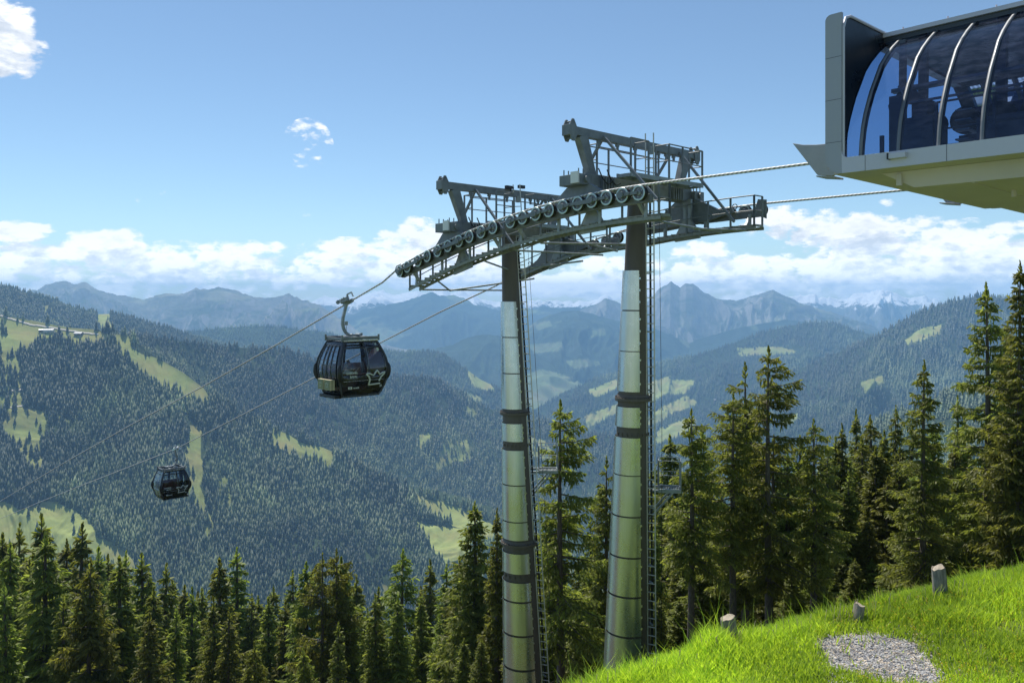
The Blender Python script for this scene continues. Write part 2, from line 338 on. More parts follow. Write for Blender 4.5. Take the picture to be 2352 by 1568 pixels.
for _k, _c in (('stone_light', (0.42, 0.41, 0.39)), ('stone_dark', (0.13, 0.135, 0.15)), ('stone_brown', (0.30, 0.25, 0.20))): M[_k] = simple(_k, _c, 0.85, 0, 0.3, 3.0)
M['chip'] = simple('wood_splinter', (0.50, 0.42, 0.32), 0.8, 0, 0.3, 3.0)
def ground_mat():
    m, nt, b = new_mat('meadow_soil')
    n = noise(nt, 0.9, 8, 0.65); n2 = noise(nt, 14, 5, 0.6)
    c = mixc(nt, n2, ramp(nt, n, [(0.35, (0.07, 0.11, 0.015)), (0.65, (0.14, 0.18, 0.025))]), (0.11, 0.16, 0.03))
    at = nt.nodes.new('ShaderNodeAttribute'); at.attribute_name = 'bare'
    fl = mixc(nt, n2, (0.035, 0.03, 0.018), (0.075, 0.06, 0.03))
    c = mixc(nt, mathn(nt, 'MULTIPLY', at.outputs['Fac'], 1.0, True), c, fl)
    nt.links.new(c, b.inputs['Base Color']); b.inputs['Roughness'].default_value = 0.95; bump(nt, b, n2, 0.6, 0.1)
    return m
def gravel_mat():
    m, nt, b = new_mat('gravel_bed'); tc = nt.nodes.new('ShaderNodeTexCoord')
    v = nt.nodes.new('ShaderNodeTexVoronoi'); v.inputs['Scale'].default_value = 16; nt.links.new(tc.outputs['Object'], v.inputs['Vector'])
    sp = nt.nodes.new('ShaderNodeSeparateColor'); nt.links.new(v.outputs['Color'], sp.inputs[0])
    c = ramp(nt, sp.outputs[0], [(0.0, (0.14, 0.14, 0.15)), (0.5, (0.32, 0.31, 0.31)), (1.0, (0.50, 0.48, 0.46))])
    nt.links.new(c, b.inputs['Base Color']); b.inputs['Roughness'].default_value = 0.9; bump(nt, b, v.outputs['Distance'], 1.0, 0.05)
    return m
M['ground'] = ground_mat(); M['gravel'] = gravel_mat()
def range_mat(name, forest, meadow, rock, snow=False, sc_=0.0004, rocky=0.5, clear=0.56, wood_var=0.3):
    """far land: forest, meadow and rock mixed by steepness, noise and the vertex attributes open / snow"""
    m, nt, b = new_mat(name)
    tc = nt.nodes.new('ShaderNodeTexCoord')
    def nz(s, d=6, r=0.6):
        n = nt.nodes.new('ShaderNodeTexNoise'); n.inputs['Scale'].default_value = s; n.inputs['Detail'].default_value = d; n.inputs['Roughness'].default_value = r; nt.links.new(tc.outputs['Object'], n.inputs['Vector']); return n.outputs['Fac']
    a = nz(sc_*1.0, 7, 0.62); f = nz(sc_*14, 6, 0.65)
    col = mixc(nt, ramp(nt, f, [(0.35, (0, 0, 0)), (0.65, (1, 1, 1))]), tuple(c*(1-wood_var) for c in forest), tuple(c*(1+wood_var) for c in forest))
    op = nt.nodes.new('ShaderNodeAttribute'); op.attribute_name = 'open'
    mead = mixc(nt, ramp(nt, f, [(0.3, (0, 0, 0)), (0.7, (1, 1, 1))]), tuple(c*0.75 for c in meadow), tuple(c*1.2 for c in meadow)); mead = mixc(nt, ramp(nt, nz(sc_*5, 5, 0.6), [(0.45, (0, 0, 0)), (0.65, (1, 1, 1))]), mead, (meadow[0]*1.15, meadow[1]*0.9, meadow[2]*1.1))
    fac = mathn(nt, 'MAXIMUM', ramp(nt, a, [(clear, (0, 0, 0)), (clear+0.035, (0.8, 0.8, 0.8))]), op.outputs['Fac'])
    col = mixc(nt, fac, col, mead)
    rk = nt.nodes.new('ShaderNodeAttribute'); rk.attribute_name = 'rock'
    g = nz(sc_*6, 7, 0.7)
    rf = mathn(nt, 'MULTIPLY', mathn(nt, 'ADD', rk.outputs['Fac'], mathn(nt, 'MULTIPLY', mathn(nt, 'SUBTRACT', g, 0.5), 1.6)), rocky, True)
    col = mixc(nt, rf, col, mixc(nt, f, tuple(c*0.7 for c in rock), rock))
    if snow:
        sn = nt.nodes.new('ShaderNodeAttribute'); sn.attribute_name = 'snow'
        s = ramp(nt, mathn(nt, 'ADD', sn.outputs['Fac'], mathn(nt, 'MULTIPLY', mathn(nt, 'SUBTRACT', g, 0.5), 1.6)), [(0.48, (0, 0, 0)), (0.56, (1, 1, 1))])
        col = mixc(nt, s, col, (0.85, 0.86, 0.88))
    nt.links.new(col, b.inputs['Base Color']); b.inputs['Roughness'].default_value = 0.95; b.inputs['Specular IOR Level'].default_value = 0.1
    return m
WOOD = (0.030, 0.048, 0.020); MEAD = (0.27, 0.31, 0.095)
M['hill'] = range_mat('wooded_hillside', WOOD, MEAD, (0.25, 0.22, 0.18), False, 0.0014, 0.0, 0.64)
M['alp'] = range_mat('alpine_mountain', (0.045, 0.065, 0.035), (0.17, 0.20, 0.095), (0.46, 0.43, 0.40), False, 0.0006, 0.75, 0.55)
M['midalp'] = range_mat('wooded_mountain', (0.032, 0.052, 0.026), (0.18, 0.23, 0.10), (0.30, 0.28, 0.25), False, 0.0007, 0.25, 0.56)
M['snowalp'] = range_mat('glaciated_mountain', (0.09, 0.10, 0.07), (0.17, 0.18, 0.12), (0.30, 0.30, 0.31), True, 0.00035, 0.9, 0.6)
M['valley'] = range_mat('valley_meadows', (0.05, 0.08, 0.03), (0.22, 0.30, 0.09), (0.3, 0.3, 0.3), False, 0.0012, 0.0, 0.42)

# ------------------------------------------------------------------ the land
def sheet(name, ridge, foot, nu, nv, mat, amp, wl, seed, polys=(), crest=0.12, back=0.35, rock=0.0, snow=None, prof=1.0, crn=0.0, wob=1.5):
    """a mountain side: crest line and foot line given as (x, y, km) sights from the camera, displaced with ridged noise; it drops off behind the crest"""
    def line(pts):
        a = np.array([[(p[0]*S-U0)/F*p[2]*1000, p[2]*1000, (V0-p[1]*S)/F*p[2]*1000] for p in pts])
        u = np.array([p[0] for p in pts], float); t = (u-u[0])/(u[-1]-u[0]); g = np.linspace(0, 1, nu)
        return np.stack([np.interp(g, t, a[:, k]) for k in range(3)], 1)
    A = line(ridge); B = line(foot); nb = 10
    ts = np.concatenate([-np.linspace(1, 0.08, nb), np.linspace(0, 1, nv)**1.15])
    T = ts[:, None]; Pn = np.zeros((len(ts), nu, 3))
    D = B-A
    for k in range(3): Pn[:, :, k] = A[None, :, k]+D[None, :, k]*T
    tpos = np.clip(T, 0, 1)
    zf = tpos**prof
    Pn[:, :, 2] = A[None, :, 2]+D[None, :, 2]*zf
    bk = np.clip(-T, 0, 1)
    Pn[:, :, 2] = np.where(T < 0, A[None, :, 2]+D[None, :, 2]*bk*back, Pn[:, :, 2])
    Pn[:, :, 0] = np.where(T < 0, A[None, :, 0]-D[None, :, 0]*bk*back, Pn[:, :, 0]); Pn[:, :, 1] = np.where(T < 0, A[None, :, 1]-D[None, :, 1]*bk*back, Pn[:, :, 1])
    seg = np.linalg.norm(np.diff(A[:, :2], axis=0), axis=1); p = np.concatenate([[0], np.cumsum(seg)]); L = np.linalg.norm(D, axis=1)
    pp = np.broadcast_to(p[None, :], (len(ts), nu)); qq = T*L[None, :]
    warp = (fbm(pp/wl*0.7, qq/wl*0.7, seed+5, 3)-0.5)*wl*wob
    n = ridged((pp+warp)/wl, qq/(wl*2.4), seed, 6, 0.52); n2 = fbm(pp/(wl*0.16), qq/(wl*0.16), seed+9, 4)
    w = np.where(T < 0, 0.3, crest+(1-crest)*np.clip(T*3.2, 0, 1)**0.8)*np.where(T > 0.8, np.clip((1.3-T)/0.5, 0, 1), 1)
    Pn[:, :, 2] += amp*w*(n-0.72)*2+amp*0.12*w*(n2-0.5)
    if crn: Pn[:, :, 2] += crn*(fbm(pp/(wl*0.10), qq/(wl*0.2), seed+3, 4)-0.5)*np.exp(-np.abs(T)*8)
    V = Pn.reshape(-1, 3); R_, K_ = len(ts), nu
    idx = np.arange(R_*K_).reshape(R_, K_)
    Fc = np.stack([idx[:-1, :-1], idx[1:, :-1], idx[1:, 1:], idx[:-1, 1:]], -1).reshape(-1, 4)
    sx = (V[:, 0]/V[:, 1]*F+U0)/S; sy = (V0-V[:, 2]/V[:, 1]*F)/S
    ja = (fbm(V[:, 0]/60, V[:, 1]/60, 3, 3)-0.5)*9*2600/np.maximum(V[:, 1], 500); jb = (fbm(V[:, 0]/60+40, V[:, 1]/60, 4, 3)-0.5)*9*2600/np.maximum(V[:, 1], 500)
    op = np.zeros(len(V)); op2 = np.zeros(len(V)); th = 20/np.maximum(V[:, 1], 500)*F/S
    for pl in polys:
        k = 1.0
        if isinstance(pl, tuple): k, pl = pl
        op = np.maximum(op, in_poly(sx+ja, sy+jb, pl)*k); op2 = np.maximum.reduce([op2, op, in_poly(sx+ja, sy+jb-th*0.5, pl)*k, in_poly(sx+ja, sy+jb-th, pl)*k])
    gx = np.gradient(Pn[:, :, 2], axis=1)/np.maximum(np.gradient(pp, axis=1), 1); gy = np.gradient(Pn[:, :, 2], axis=0)/np.maximum(np.abs(np.gradient(np.broadcast_to(qq, pp.shape), axis=0)), 1)
    slope = np.sqrt(gx**2+gy**2)
    rk = np.clip((slope-0.55)*1.1, 0, 1)*rock+np.clip(0.75-T*2.2, 0, 1)*rock*0.5
    at = {'open': ('POINT', op2), 'rock': ('POINT', rk.ravel())}
    if snow is not None:
        z = Pn[:, :, 2]; at['snow'] = ('POINT', np.clip((z-snow[0])/(snow[1]-snow[0]), 0, 1).ravel())
    o = np_mesh(name, V, Fc, [mat], at, True); tag(o, kind='structure')
    return dict(P=Pn, open=op2.reshape(R_, K_), nb=nb, o=o)

VG = np_mesh('valley_ground', [(-23000, -1100, -1500), (23000, -1100, -1500), (23000, 19000, -1500), (-23000, 19000, -1500)], [(0, 1, 2, 3)], [M['valley']]); tag(VG, kind='structure')
# farthest: glaciated main ridge
sheet('snowy_mountains', [(560,705,16.5),(640,702,16.5),(690,682,16.5),(715,688,16.5),(745,672,16.5),(790,684,16.5),(812,678,16.5),(858,666,16.5),(880,664,16.5),(905,674,16.5),(950,667,16.5),(985,671,16.5),(1018,654,16.5),(1036,668,16.5),(1060,664,16.5),(1100,682,16.5),(1150,690,16.5),(1190,676,16.5),(1215,686,16.5),(1250,683,16.5),(1290,690,16.5),(1330,690,16.5),(1395,676,16.5),(1420,690,16.5),(1470,694,16.5),(1520,700,16.5)],
      [(560,790,12.5),(1520,790,12.5)], 500, 60, M['snowalp'], 480, 1200, 11, snow=(-480, 60), rock=0.6, crn=90, crest=0.12)
sheet('glacier_mountain', [(1700,700,16),(1760,690,16),(1820,676,16),(1872,670,16),(1880,678,16),(1940,684,16),(1962,673,16),(1990,672,16),(2022,662,16),(2062,668,16),(2085,678,16),(2120,676,16),(2165,690,16),(2210,692,16),(2260,700,16),(2300,684,16),(2352,662,16),(2440,640,16)],
      [(1700,800,12),(2440,800,12)], 450, 60, M['snowalp'], 470, 1200, 23, snow=(-420, 60), rock=0.6, crn=80, crest=0.12)
sheet('hazy_mountains', [(760,735,13.2),(830,712,13.2),(870,702,13.2),(930,690,13.2),(992,671,13.2),(1010,680,13.2),(1040,674,13.2),(1090,696,13.2),(1150,712,13.2),(1200,708,13.2),(1260,702,13.2),(1330,704,13.2),(1380,696,13.2),(1450,700,13.2),(1500,712,13.2)],
      [(760,860,9.8),(1500,870,9.8)], 360, 80, M['midalp'], 420, 1400, 31, rock=0.3, crn=70, crest=0.08)
sheet('blue_mountains', [(-120,700,10.5),(40,676,10.5),(72,664,10.5),(84,664,10.5),(108,649,10.5),(132,644,10.5),(150,641,10.5),(165,648,10.5),(185,644,10.5),(197,645,10.5),(216,657,10.5),(250,668,10.5),(330,684,10.5),(352,680,10.5),(382,671,10.5),(420,672,10.5),(450,659,10.5),(478,662,10.5),(500,658,10.5),(545,668,10.5),(585,680,10.5),(620,682,10.5),(640,676,10.5),(664,673,10.5),(700,688,10.2),(735,700,10),(800,745,9.6),(860,780,9.2),(960,815,8.9)],
      [(-120,850,7.2),(960,900,7)], 520, 130, M['alp'], 430, 950, 41, rock=1.0, crn=45, crest=0.07)
sheet('twin_peaks', [(1180,790,12),(1250,748,12),(1300,722,12),(1345,704,12),(1393,684,12),(1430,700,12),(1462,702,12),(1490,690,12),(1515,662,12),(1541,644,12),(1552,654,12),(1562,659,12),(1576,648,12),(1592,650,12),(1615,668,12),(1648,684,12),(1690,688,12),(1726,679,12),(1750,672,12),(1776,663,12),(1800,676,12),(1835,694,12),(1880,706,12),(1950,728,12),(2010,755,11.8),(2090,780,11.5)],
      [(1180,960,7.6),(2090,900,7.4)], 520, 150, M['alp'], 500, 1050, 53, rock=0.75, crn=40, crest=0.06, polys=[(0.6,[(1640,772),(1700,765),(1740,780),(1660,796)]),(0.6,[(1720,735),(1790,728),(1800,738),(1730,748)]),(0.5,[(1560,735),(1600,722),(1605,740),(1570,752)])])
sheet('wooded_mountain', [(980,850,10),(1090,800,10),(1150,778,10),(1210,750,10),(1262,722,10),(1290,712,10),(1330,714,10),(1365,722,10),(1420,735,10),(1500,750,10),(1600,790,10),(1700,820,10)],
      [(980,930,7.5),(1700,980,7)], 360, 130, M['midalp'], 330, 1100, 67, rock=0.1, crn=25, crest=0.08, polys=[(0.9,[(1170,872),(1240,848),(1290,858),(1345,880),(1300,908),(1240,930),(1180,915)]),(0.7,[(1215,790),(1290,784),(1295,800),(1225,806)]),(0.7,[(1230,745),(1262,735),(1268,744),(1235,755)]),(0.6,[(1350,760),(1390,752),(1392,764),(1352,770)]),(0.7,[(1300,828),(1352,822),(1380,832),(1320,842)]),(0.7,[(1560,778),(1640,770),(1660,784),(1580,794)])])
sheet('wooded_shoulder', [(1500,820,10),(1600,775,10),(1700,745,10),(1800,730,10),(1900,745,10),(2000,760,10),(2100,790,10)], [(1500,930,8),(2100,900,8)], 260, 80, M['midalp'], 250, 1000, 71, crn=20)
sheet('blue_hill', [(930,830,8.5),(985,803,8.5),(1040,788,8.5),(1076,771,8.5),(1110,766,8.5),(1145,768,8.5),(1190,785,8.5),(1240,815,8.5),(1300,850,8.3),(1360,885,8)], [(930,960,6.5),(1360,960,6.5)], 260, 90, M['midalp'], 130, 700, 73, crn=14, polys=[(0.9,[(1170,872),(1240,848),(1300,858),(1360,885),(1300,925),(1240,945),(1160,920)]),(0.7,[(1215,790),(1290,784),(1295,800),(1225,806)])])
sheet('valley_floor', [(1000,880,10.5),(1500,860,10.5)], [(1050,1010,6.0),(1450,1000,6.0)], 160, 80, M['valley'], 60, 700, 79, back=0.1)
# middle: wooded ridges
r6b = sheet('far_wooded_ridge', [(340,775,6.2),(420,762,6.2),(505,750,6.2),(560,747,6.2),(620,749,6.2),(700,757,6.2),(760,766,6.2),(800,780,6.2),(870,800,6.1),(925,806,6.0),(975,805,5.9),(1020,812,5.8),(1060,842,5.7),(1110,872,5.6),(1160,900,5.5),(1230,945,5.4),(1300,985,5.3)],
      [(340,950,4.8),(1300,1120,4.4)], 420, 120, M['hill'], 130, 520, 83, polys=[[(1072,848),(1112,860),(1135,893),(1085,882)],[(1030,893),(1085,902),(1110,915),(1050,905)],[(700,842),(735,850),(730,862),(702,855)],[(880,790),(905,795),(900,802)]])
r6 = sheet('left_wooded_ridge', [(-160,640,3.6),(-40,652,3.7),(0,659,3.8),(60,671,3.9),(100,684,4),(150,700,4.0),(200,712,4.1),(224,721,4.1),(252,720,4.1),(300,728,4.2),(345,742,4.2),(390,756,4.3),(430,770,4.4),(500,790,4.5),(600,820,4.6)],
      [(-160,860,2.9),(600,930,3.3)], 360, 110, M['hill'], 60, 420, 89, polys=[[(224,715),(252,715),(252,739),(272,772),(247,772),(232,754),(225,734)],(0.6,[(95,695),(120,705),(130,735),(110,725)])], crest=0.05)
r7 = sheet('opposite_hillside', [(230,762,2.75),(290,769,2.8),(340,774,2.85),(400,777,2.9),(470,787,3.0),(530,792,3.1),(600,800,3.2),(660,806,3.3),(720,822,3.4),(780,845,3.5),(850,862,3.6),(905,866,3.7),(960,864,3.8),(1010,878,3.9),(1060,900,4.0),(1110,930,4.0),(1160,948,4.1),(1250,965,4.1),(1330,988,4.1),(1420,1004,4.1),(1500,1040,4.1),(1600,1090,4.1)],
      [(230,940,2.3),(600,1140,2.45),(1000,1400,2.5),(1600,1450,2.5)], 620, 200, M['hill'], 75, 420, 97,
      polys=[(0.75,[(1030,1005),(1075,1010),(1082,1050),(1050,1045),(1000,1072),(1010,1030)]),[(960,1000),(985,990),(990,997),(960,1020)],(0.6,[(540,960),(580,985),(600,1005),(570,1000),(530,972)]),(0.7,[(1180,990),(1250,1010),(1290,1060),(1230,1040),(1180,1010)]),[(1060,928),(1095,940),(1085,947)]])
MEADOWS8 = [[(-180,700),(0,723),(75,736),(160,754),(215,755),(250,764),(296,771),(304,795),(325,809),(362,822),(425,858),(467,888),(480,911),(450,903),(387,881),(350,858),(320,833),(300,813),(277,794),(270,775),(240,772),(222,777),(217,788),(190,772),(162,779),(162,761),(140,761),(90,762),(82,781),(62,783),(-10,789),(-180,790)],
      (0.75,[(-100,787),(27,787),(45,846),(52,896),(62,924),(80,939),(107,944),(100,974),(95,1050),(72,1060),(40,1010),(0,950),(-100,940)]),
      [(620,978),(650,994),(700,1017),(764,1034),(762,1056),(720,1042),(665,1025),(622,1002)],
      [(935,1125),(990,1144),(1050,1162),(1100,1186),(1150,1208),(1130,1224),(1060,1197),(1020,1181),(960,1142)],[(958,1197),(1025,1207),(1067,1215),(1087,1245),(1055,1264),(1025,1272),(998,1245)],
      [(-100,1120),(0,1145),(50,1172),(95,1150),(125,1148),(150,1165),(200,1190),(225,1230),(265,1245),(300,1270),(315,1300),(250,1275),(200,1250),(150,1252),(100,1270),(40,1290),(-100,1290)],
      (0.75,[(435,975),(460,975),(465,1060),(460,1110),(485,1180),(492,1215),(475,1225),(455,1150),(430,1100),(425,1040)]),(0.6,[(505,1085),(525,1092),(532,1160),(515,1172),(506,1130)]),(0.5,[(870,1335),(890,1345),(905,1390),(880,1385)])]
r8 = sheet('wooded_spur', [(-180,706,2.35),(0,723,2.35),(75,736,2.35),(160,753,2.35),(215,756,2.35),(250,764,2.35),(298,771,2.35),(330,800,2.35),(362,820,2.33),(425,858,2.3),(480,900,2.3),(560,950,2.3),(620,977,2.3),(690,1006,2.3),(765,1036,2.3),(850,1085,2.3),(940,1125,2.3),(1010,1145,2.3),(1070,1165,2.3),(1140,1196,2.3),(1210,1228,2.3),(1300,1270,2.3),(1450,1330,2.3)],
      [(-180,1500,1.35),(500,1560,1.4),(1450,1640,1.5)], 760, 320, M['hill'], 62, 330, 101, polys=MEADOWS8, prof=0.85, crest=0.04)
r9 = sheet('right_wooded_hill', [(1180,985,6.2),(1230,940,6.2),(1290,905,6.3),(1350,876,6.4),(1400,858,6.5),(1440,848,6.5),(1500,835,6.6),(1560,822,6.7),(1640,800,6.8),(1690,783,6.9),(1740,765,7),(1800,748,7),(1850,739,7),(1888,737,7),(1930,742,7),(1965,756,7),(2000,768,7),(2080,782,7),(2180,800,7)],
      [(1180,1160,4.2),(2180,1150,4.0)], 520, 170, M['hill'], 190, 620, 107,
      polys=[[(1480,880),(1541,862),(1535,895),(1500,915),(1480,915)],[(1545,870),(1596,873),(1576,896),(1536,900)],[(1500,945),(1576,906),(1601,921),(1536,946),(1506,966),(1460,970)],[(1340,955),(1420,925),(1420,940),(1350,975)],[(1350,895),(1420,868),(1430,880),(1370,905)],(0.8,[(1690,798),(1790,795),(1830,806),(1700,812)]),[(1510,985),(1590,955),(1600,965),(1560,995),(1505,1010)],(0.7,[(1440,900),(1480,905),(1470,930),(1430,925)])], crest=0.06)
r10 = sheet('right_mountainside', [(1700,905,5.2),(1780,870,5.2),(1850,840,5.1),(1920,808,5.1),(1985,782,5),(2020,768,5),(2060,745,5),(2100,724,5),(2140,706,5),(2175,694,5),(2215,684,5),(2250,676,5),(2300,683,5),(2352,679,5),(2420,690,5),(2560,700,5)],
      [(1450,1190,3.0),(2560,1220,2.9)], 460, 200, M['hill'], 130, 520, 113, polys=[[(2076,783),(2116,751),(2163,744),(2158,757),(2101,783)],(0.7,[(1976,876),(2026,861),(2031,870),(1986,890)]),(0.8,[(1796,960),(1841,943),(1835,952),(1800,972)])], crest=0.05)
r11 = sheet('dark_wooded_slope', [(1880,1080,2.1),(1930,1030,2.1),(1980,990,2.1),(2050,955,2.1),(2120,925,2.1),(2200,890,2.1),(2300,840,2.1),(2500,780,2.1)],
      [(1700,1300,1.3),(2500,1300,1.3)], 260, 110, M['hill'], 35, 260, 127, crest=0.05)

def far_forest(name, sh, n, h0, h1, seed, jmax=1.0, sparse=0.10):
    """conifers too many to count, standing on a hillside: jagged tiered cones of many sizes in one mesh"""
    g = np.random.default_rng(seed); Pn = sh['P']; nb = sh['nb']; R_, K_ = Pn.shape[:2]
    lo = nb-2; hi = int(nb+(R_-nb)*jmax)-1
    sub = Pn[lo:hi+1]; sx = sub[:, :, 0]/sub[:, :, 1]*F; sy = -sub[:, :, 2]/sub[:, :, 1]*F
    ax = (sx[:-1, 1:]-sx[:-1, :-1]); ay = (sy[1:, :-1]-sy[:-1, :-1]); area = np.abs(ax)*(np.abs(ay)+0.25)
    area = area.ravel(); c = g.choice(len(area), n, p=area/area.sum()); i = c//(K_-1)+lo; j = c % (K_-1); a = g.random(n)[:, None]; b = g.random(n)[:, None]
    pos = Pn[i, j]*(1-a)*(1-b)+Pn[i+1, j]*a*(1-b)+Pn[i, j+1]*(1-a)*b+Pn[i+1, j+1]*a*b
    op = sh['open'][i, j]
    vis = (pos[:, 0]/pos[:, 1]*F+U0 > -60) & (pos[:, 0]/pos[:, 1]*F+U0 < 1090)
    patch = fbm(pos[:, 0]/130, pos[:, 1]/130, seed+2, 3)
    keep = vis & ((op < 0.2) | (g.random(n) < 0.02) | ((op < 0.9) & (g.random(n) < sparse*(0.3+2.5*(patch > 0.5))))) & (g.random(n) < 0.35+1.2*np.clip(patch-0.22, 0, 1)*2)
    pos = pos[keep]; n = len(pos); patch = patch[keep]
    y = pos[:, 1]; h = (h0+(h1-h0)*np.clip((y-y.min())/(np.ptp(y)+1), 0, 1))*(0.55+0.75*g.random(n))*(0.8+0.5*patch)
    w = h*(0.19+0.11*g.random(n)); ns = 5
    big = fbm(pos[:, 0]/420, pos[:, 1]/420, seed+5, 3); mid = fbm(pos[:, 0]/90, pos[:, 1]/90, seed+6, 2)  # broad patches: mixed stands, plus cloud shadows put into the tree colour
    tone = np.clip(0.10+2.3*(big-0.47)+0.9*(mid-0.45)+0.17*g.random(n)**2+(g.random(n) < 0.015+0.25*np.clip(mid-0.62, 0, 1)*3)*0.45, 0, 1)
    # three jagged tiers: 5 rim points + apex each
    tiers = [(0.02, 1.0, 0.52), (0.30, 0.74, 0.78), (0.58, 0.44, 1.0)]
    VV = []; FF = []; base = 0
    for (zb, rr, zt) in tiers:
        ang = g.random(n)[:, None]*6.28+np.arange(ns)[None, :]*2*np.pi/ns
        r = (w*rr)[:, None]*(0.7+0.5*g.random((n, ns)))
        X = pos[:, 0:1]+np.cos(ang)*r; Y = pos[:, 1:2]+np.sin(ang)*r; Z = pos[:, 2:3]+(h*zb)[:, None]+(h[:, None]*0.10)*(g.random((n, ns))-0.7)
        rim = np.stack([X, Y, Z], -1); ap = np.stack([pos[:, 0], pos[:, 1], pos[:, 2]+h*zt], -1)[:, None, :]
        blk = np.concatenate([rim, ap], 1).reshape(-1, 3); VV.append(blk)
        st = base+np.arange(n)[:, None]*(ns+1); k = np.arange(ns)
        FF.append(np.stack([st+k, st+(k+1) % ns, np.broadcast_to(st+ns, (n, ns))], -1).reshape(-1, 3)); base += n*(ns+1)
    V = np.concatenate(VV); Fc = np.concatenate(FF); tn = np.concatenate([np.repeat(tone, ns+1)]*3)
    o = np_mesh(name, V, Fc, [M['far_trees']], {'tone': ('POINT', tn)}, False)
    tag(o, kind='stuff'); return o
tag(far_forest('far_forest', r8, 25000, 20, 29, 201), 'dense dark conifer forest covering the wooded spur behind the cable cars', 'forest')
tag(far_forest('far_forest', r7, 14500, 21, 31, 202, 0.8), 'conifer forest on the long opposite hillside behind the meadow spur', 'forest')
tag(far_forest('far_forest', r6, 9000, 26, 26, 203, 0.6), 'dark conifer forest on the ridge above the high pasture', 'forest')
tag(far_forest('far_forest', r6b, 12000, 24, 24, 204, 0.7), 'bluish conifer forest on the low rounded ridge in front of the blue mountains', 'forest')
tag(far_forest('far_forest', r9, 18000, 27, 29, 205, 0.85), 'bluish conifer forest on the domed hill seen between lift tower and right mountainside', 'forest')
tag(far_forest('far_forest', r10, 15000, 25, 30, 206, 0.85), 'conifer forest on the steep mountainside behind the tallest spruces', 'forest')
tag(far_forest('far_forest', r11, 5000, 15, 22, 207, 0.85), 'very dark conifer forest on the low slope just above the spruce tops', 'forest')

# near ground: the lift's own hill with its grassy edge, dropping into the forest
SG = 0.6          # the bank stands at six tenths of the towers' distance
def crest_d(x, y): return (x-1.4*SG)*(-0.253)+(y-22.0*SG)*0.967
def gz(x, y):
    x = np.asarray(x, float); y = np.asarray(y, float)
    X = x/SG; Y = y/SG
    z = SG*(-11.08+0.098*np.clip(X, -60, 60)-(0.14*np.clip(6.0-X, 0, 5)+0.30*np.clip(1.6-X, 0, 12))*np.clip((Y-12)/6, 0, 1))
    sdist = crest_d(x, y); dd = np.maximum(sdist, 0)
    z = z-0.60*dd*dd/(dd+0.8)
    z = z+(fbm(x/2.0, y/2.0, 77, 3)-0.5)*0.22*np.clip(1-dd/5, 0, 1)+(fbm(x/14.0, y/14.0, 78, 3)-0.5)*1.6*np.clip(dd/12, 0, 1)
    return z
def gz1(x, y): return float(gz(np.array([x]), np.array([y]))[0])
def near_ground():
    xs = np.concatenate([np.linspace(-900, -80, 40), np.linspace(-78, 60, 460), np.linspace(63, 700, 40)])
    ys = np.concatenate([np.linspace(-60, 5, 30), np.linspace(5.2, 24, 150), np.linspace(24.3, 60, 140), np.linspace(61, 260, 120), np.linspace(265, 1250, 60)])
    X, Y = np.meshgrid(xs, ys); Z = gz(X, Y)
    V = np.stack([X, Y, Z], -1).reshape(-1, 3); K = len(xs); idx = np.arange(V.shape[0]).reshape(len(ys), K)
    Fc = np.stack([idx[:-1, :-1], idx[:-1, 1:], idx[1:, 1:], idx[1:, :-1]], -1).reshape(-1, 4)
    bare = np.maximum(np.clip((crest_d(X, Y)-10)/4, 0, 1), 0*X).ravel()
    return tag(np_mesh('meadow_ground', V, Fc, [M['ground']], {'bare': ('POINT', bare)}, True), kind='structure')
near_ground()
def pix_ground(u, v):
    lo, hi = 5.0, 30.0
    for i in range(400):
        y = lo+(hi-lo)*i/399.0
        x = (u-U0)/F*y; z = (V0-v)/F*y
        if z < gz1(x, y): return x, y, gz1(x, y)
    return (u-U0)/F*26, 26.0, gz1((u-U0)/F*26, 26.0)
def sighted(x, y): return x*S, y*S
GRAVEL = [pix_ground(*sighted(x, y))[:2] for x, y in [(1872,1478),(1905,1466),(1960,1460),(2010,1462),(2060,1472),(2100,1482),(2112,1500),(2135,1518),(2150,1545),(2160,1575),(2060,1585),(2010,1560),(1980,1545),(1930,1538),(1900,1515)]]

# ------------------------------------------------------------------ the ropeway: local frame t (across, to the far rope), s (down the line), z
AX = Vector((4.09, 26.06, 0)); DV = Vector((-0.6794, 0.7338, 0)); NV = Vector((0.7338, 0.6794, 0)); RZ = math.atan2(0.6794, 0.7338)
KA = 18987.0; KT = 1084.8; G = 3.2
def lw(t, s, z): return AX+NV*t+DV*s+Vector((0, 0, z))
def yk(u, t): return (KA+(t+G)*KT)/(u+225.0)
def rope_at(u, v, t):
    Y = yk(u, t); return (Y-26.06-0.6794*t)/0.7338, (V0-v)/F*Y      # s, z
SHV = [(143,1360),(208,1312),(300,1267),(378,1226),(467,1181),(555,1138),(648,1098),(738,1058),(838,1021),(938,985),(1088,936),(1190,900),(1303,868),(1415,836),(1535,805),(1660,778),(1780,750),(1905,728),(2040,707),(2181,692)]
SH = [rope_at((960+x/3.408)*0.4, (280+y/3.408)*0.4, -G) for x, y in SHV]
ss_ = np.array([a for a, b in SH]); zz_ = np.array([b for a, b in SH])
cz = np.polyfit(ss_, zz_, 3)
def sz(s): return float(np.polyval(cz, s))
S_MAX, S_MIN = float(ss_.max()), float(ss_.min())
SW_R = 0.225
LEAN = {0: 0.385, 1: -0.96}
TOWERS = [dict(s=0.0, zc=3.55, zg=4.98, Y=26.06, zb=-12.6, lean=0.385, r0=0.29, r1=0.76, st0=0.25, st1=0.34, us=(636, 628)),
          dict(s=6.19, zc=2.52, zg=3.97, Y=30.6, zb=-17.0, lean=-0.96, r0=0.285, r1=0.80, st0=0.17, st1=0.36, us=(507, 523))]
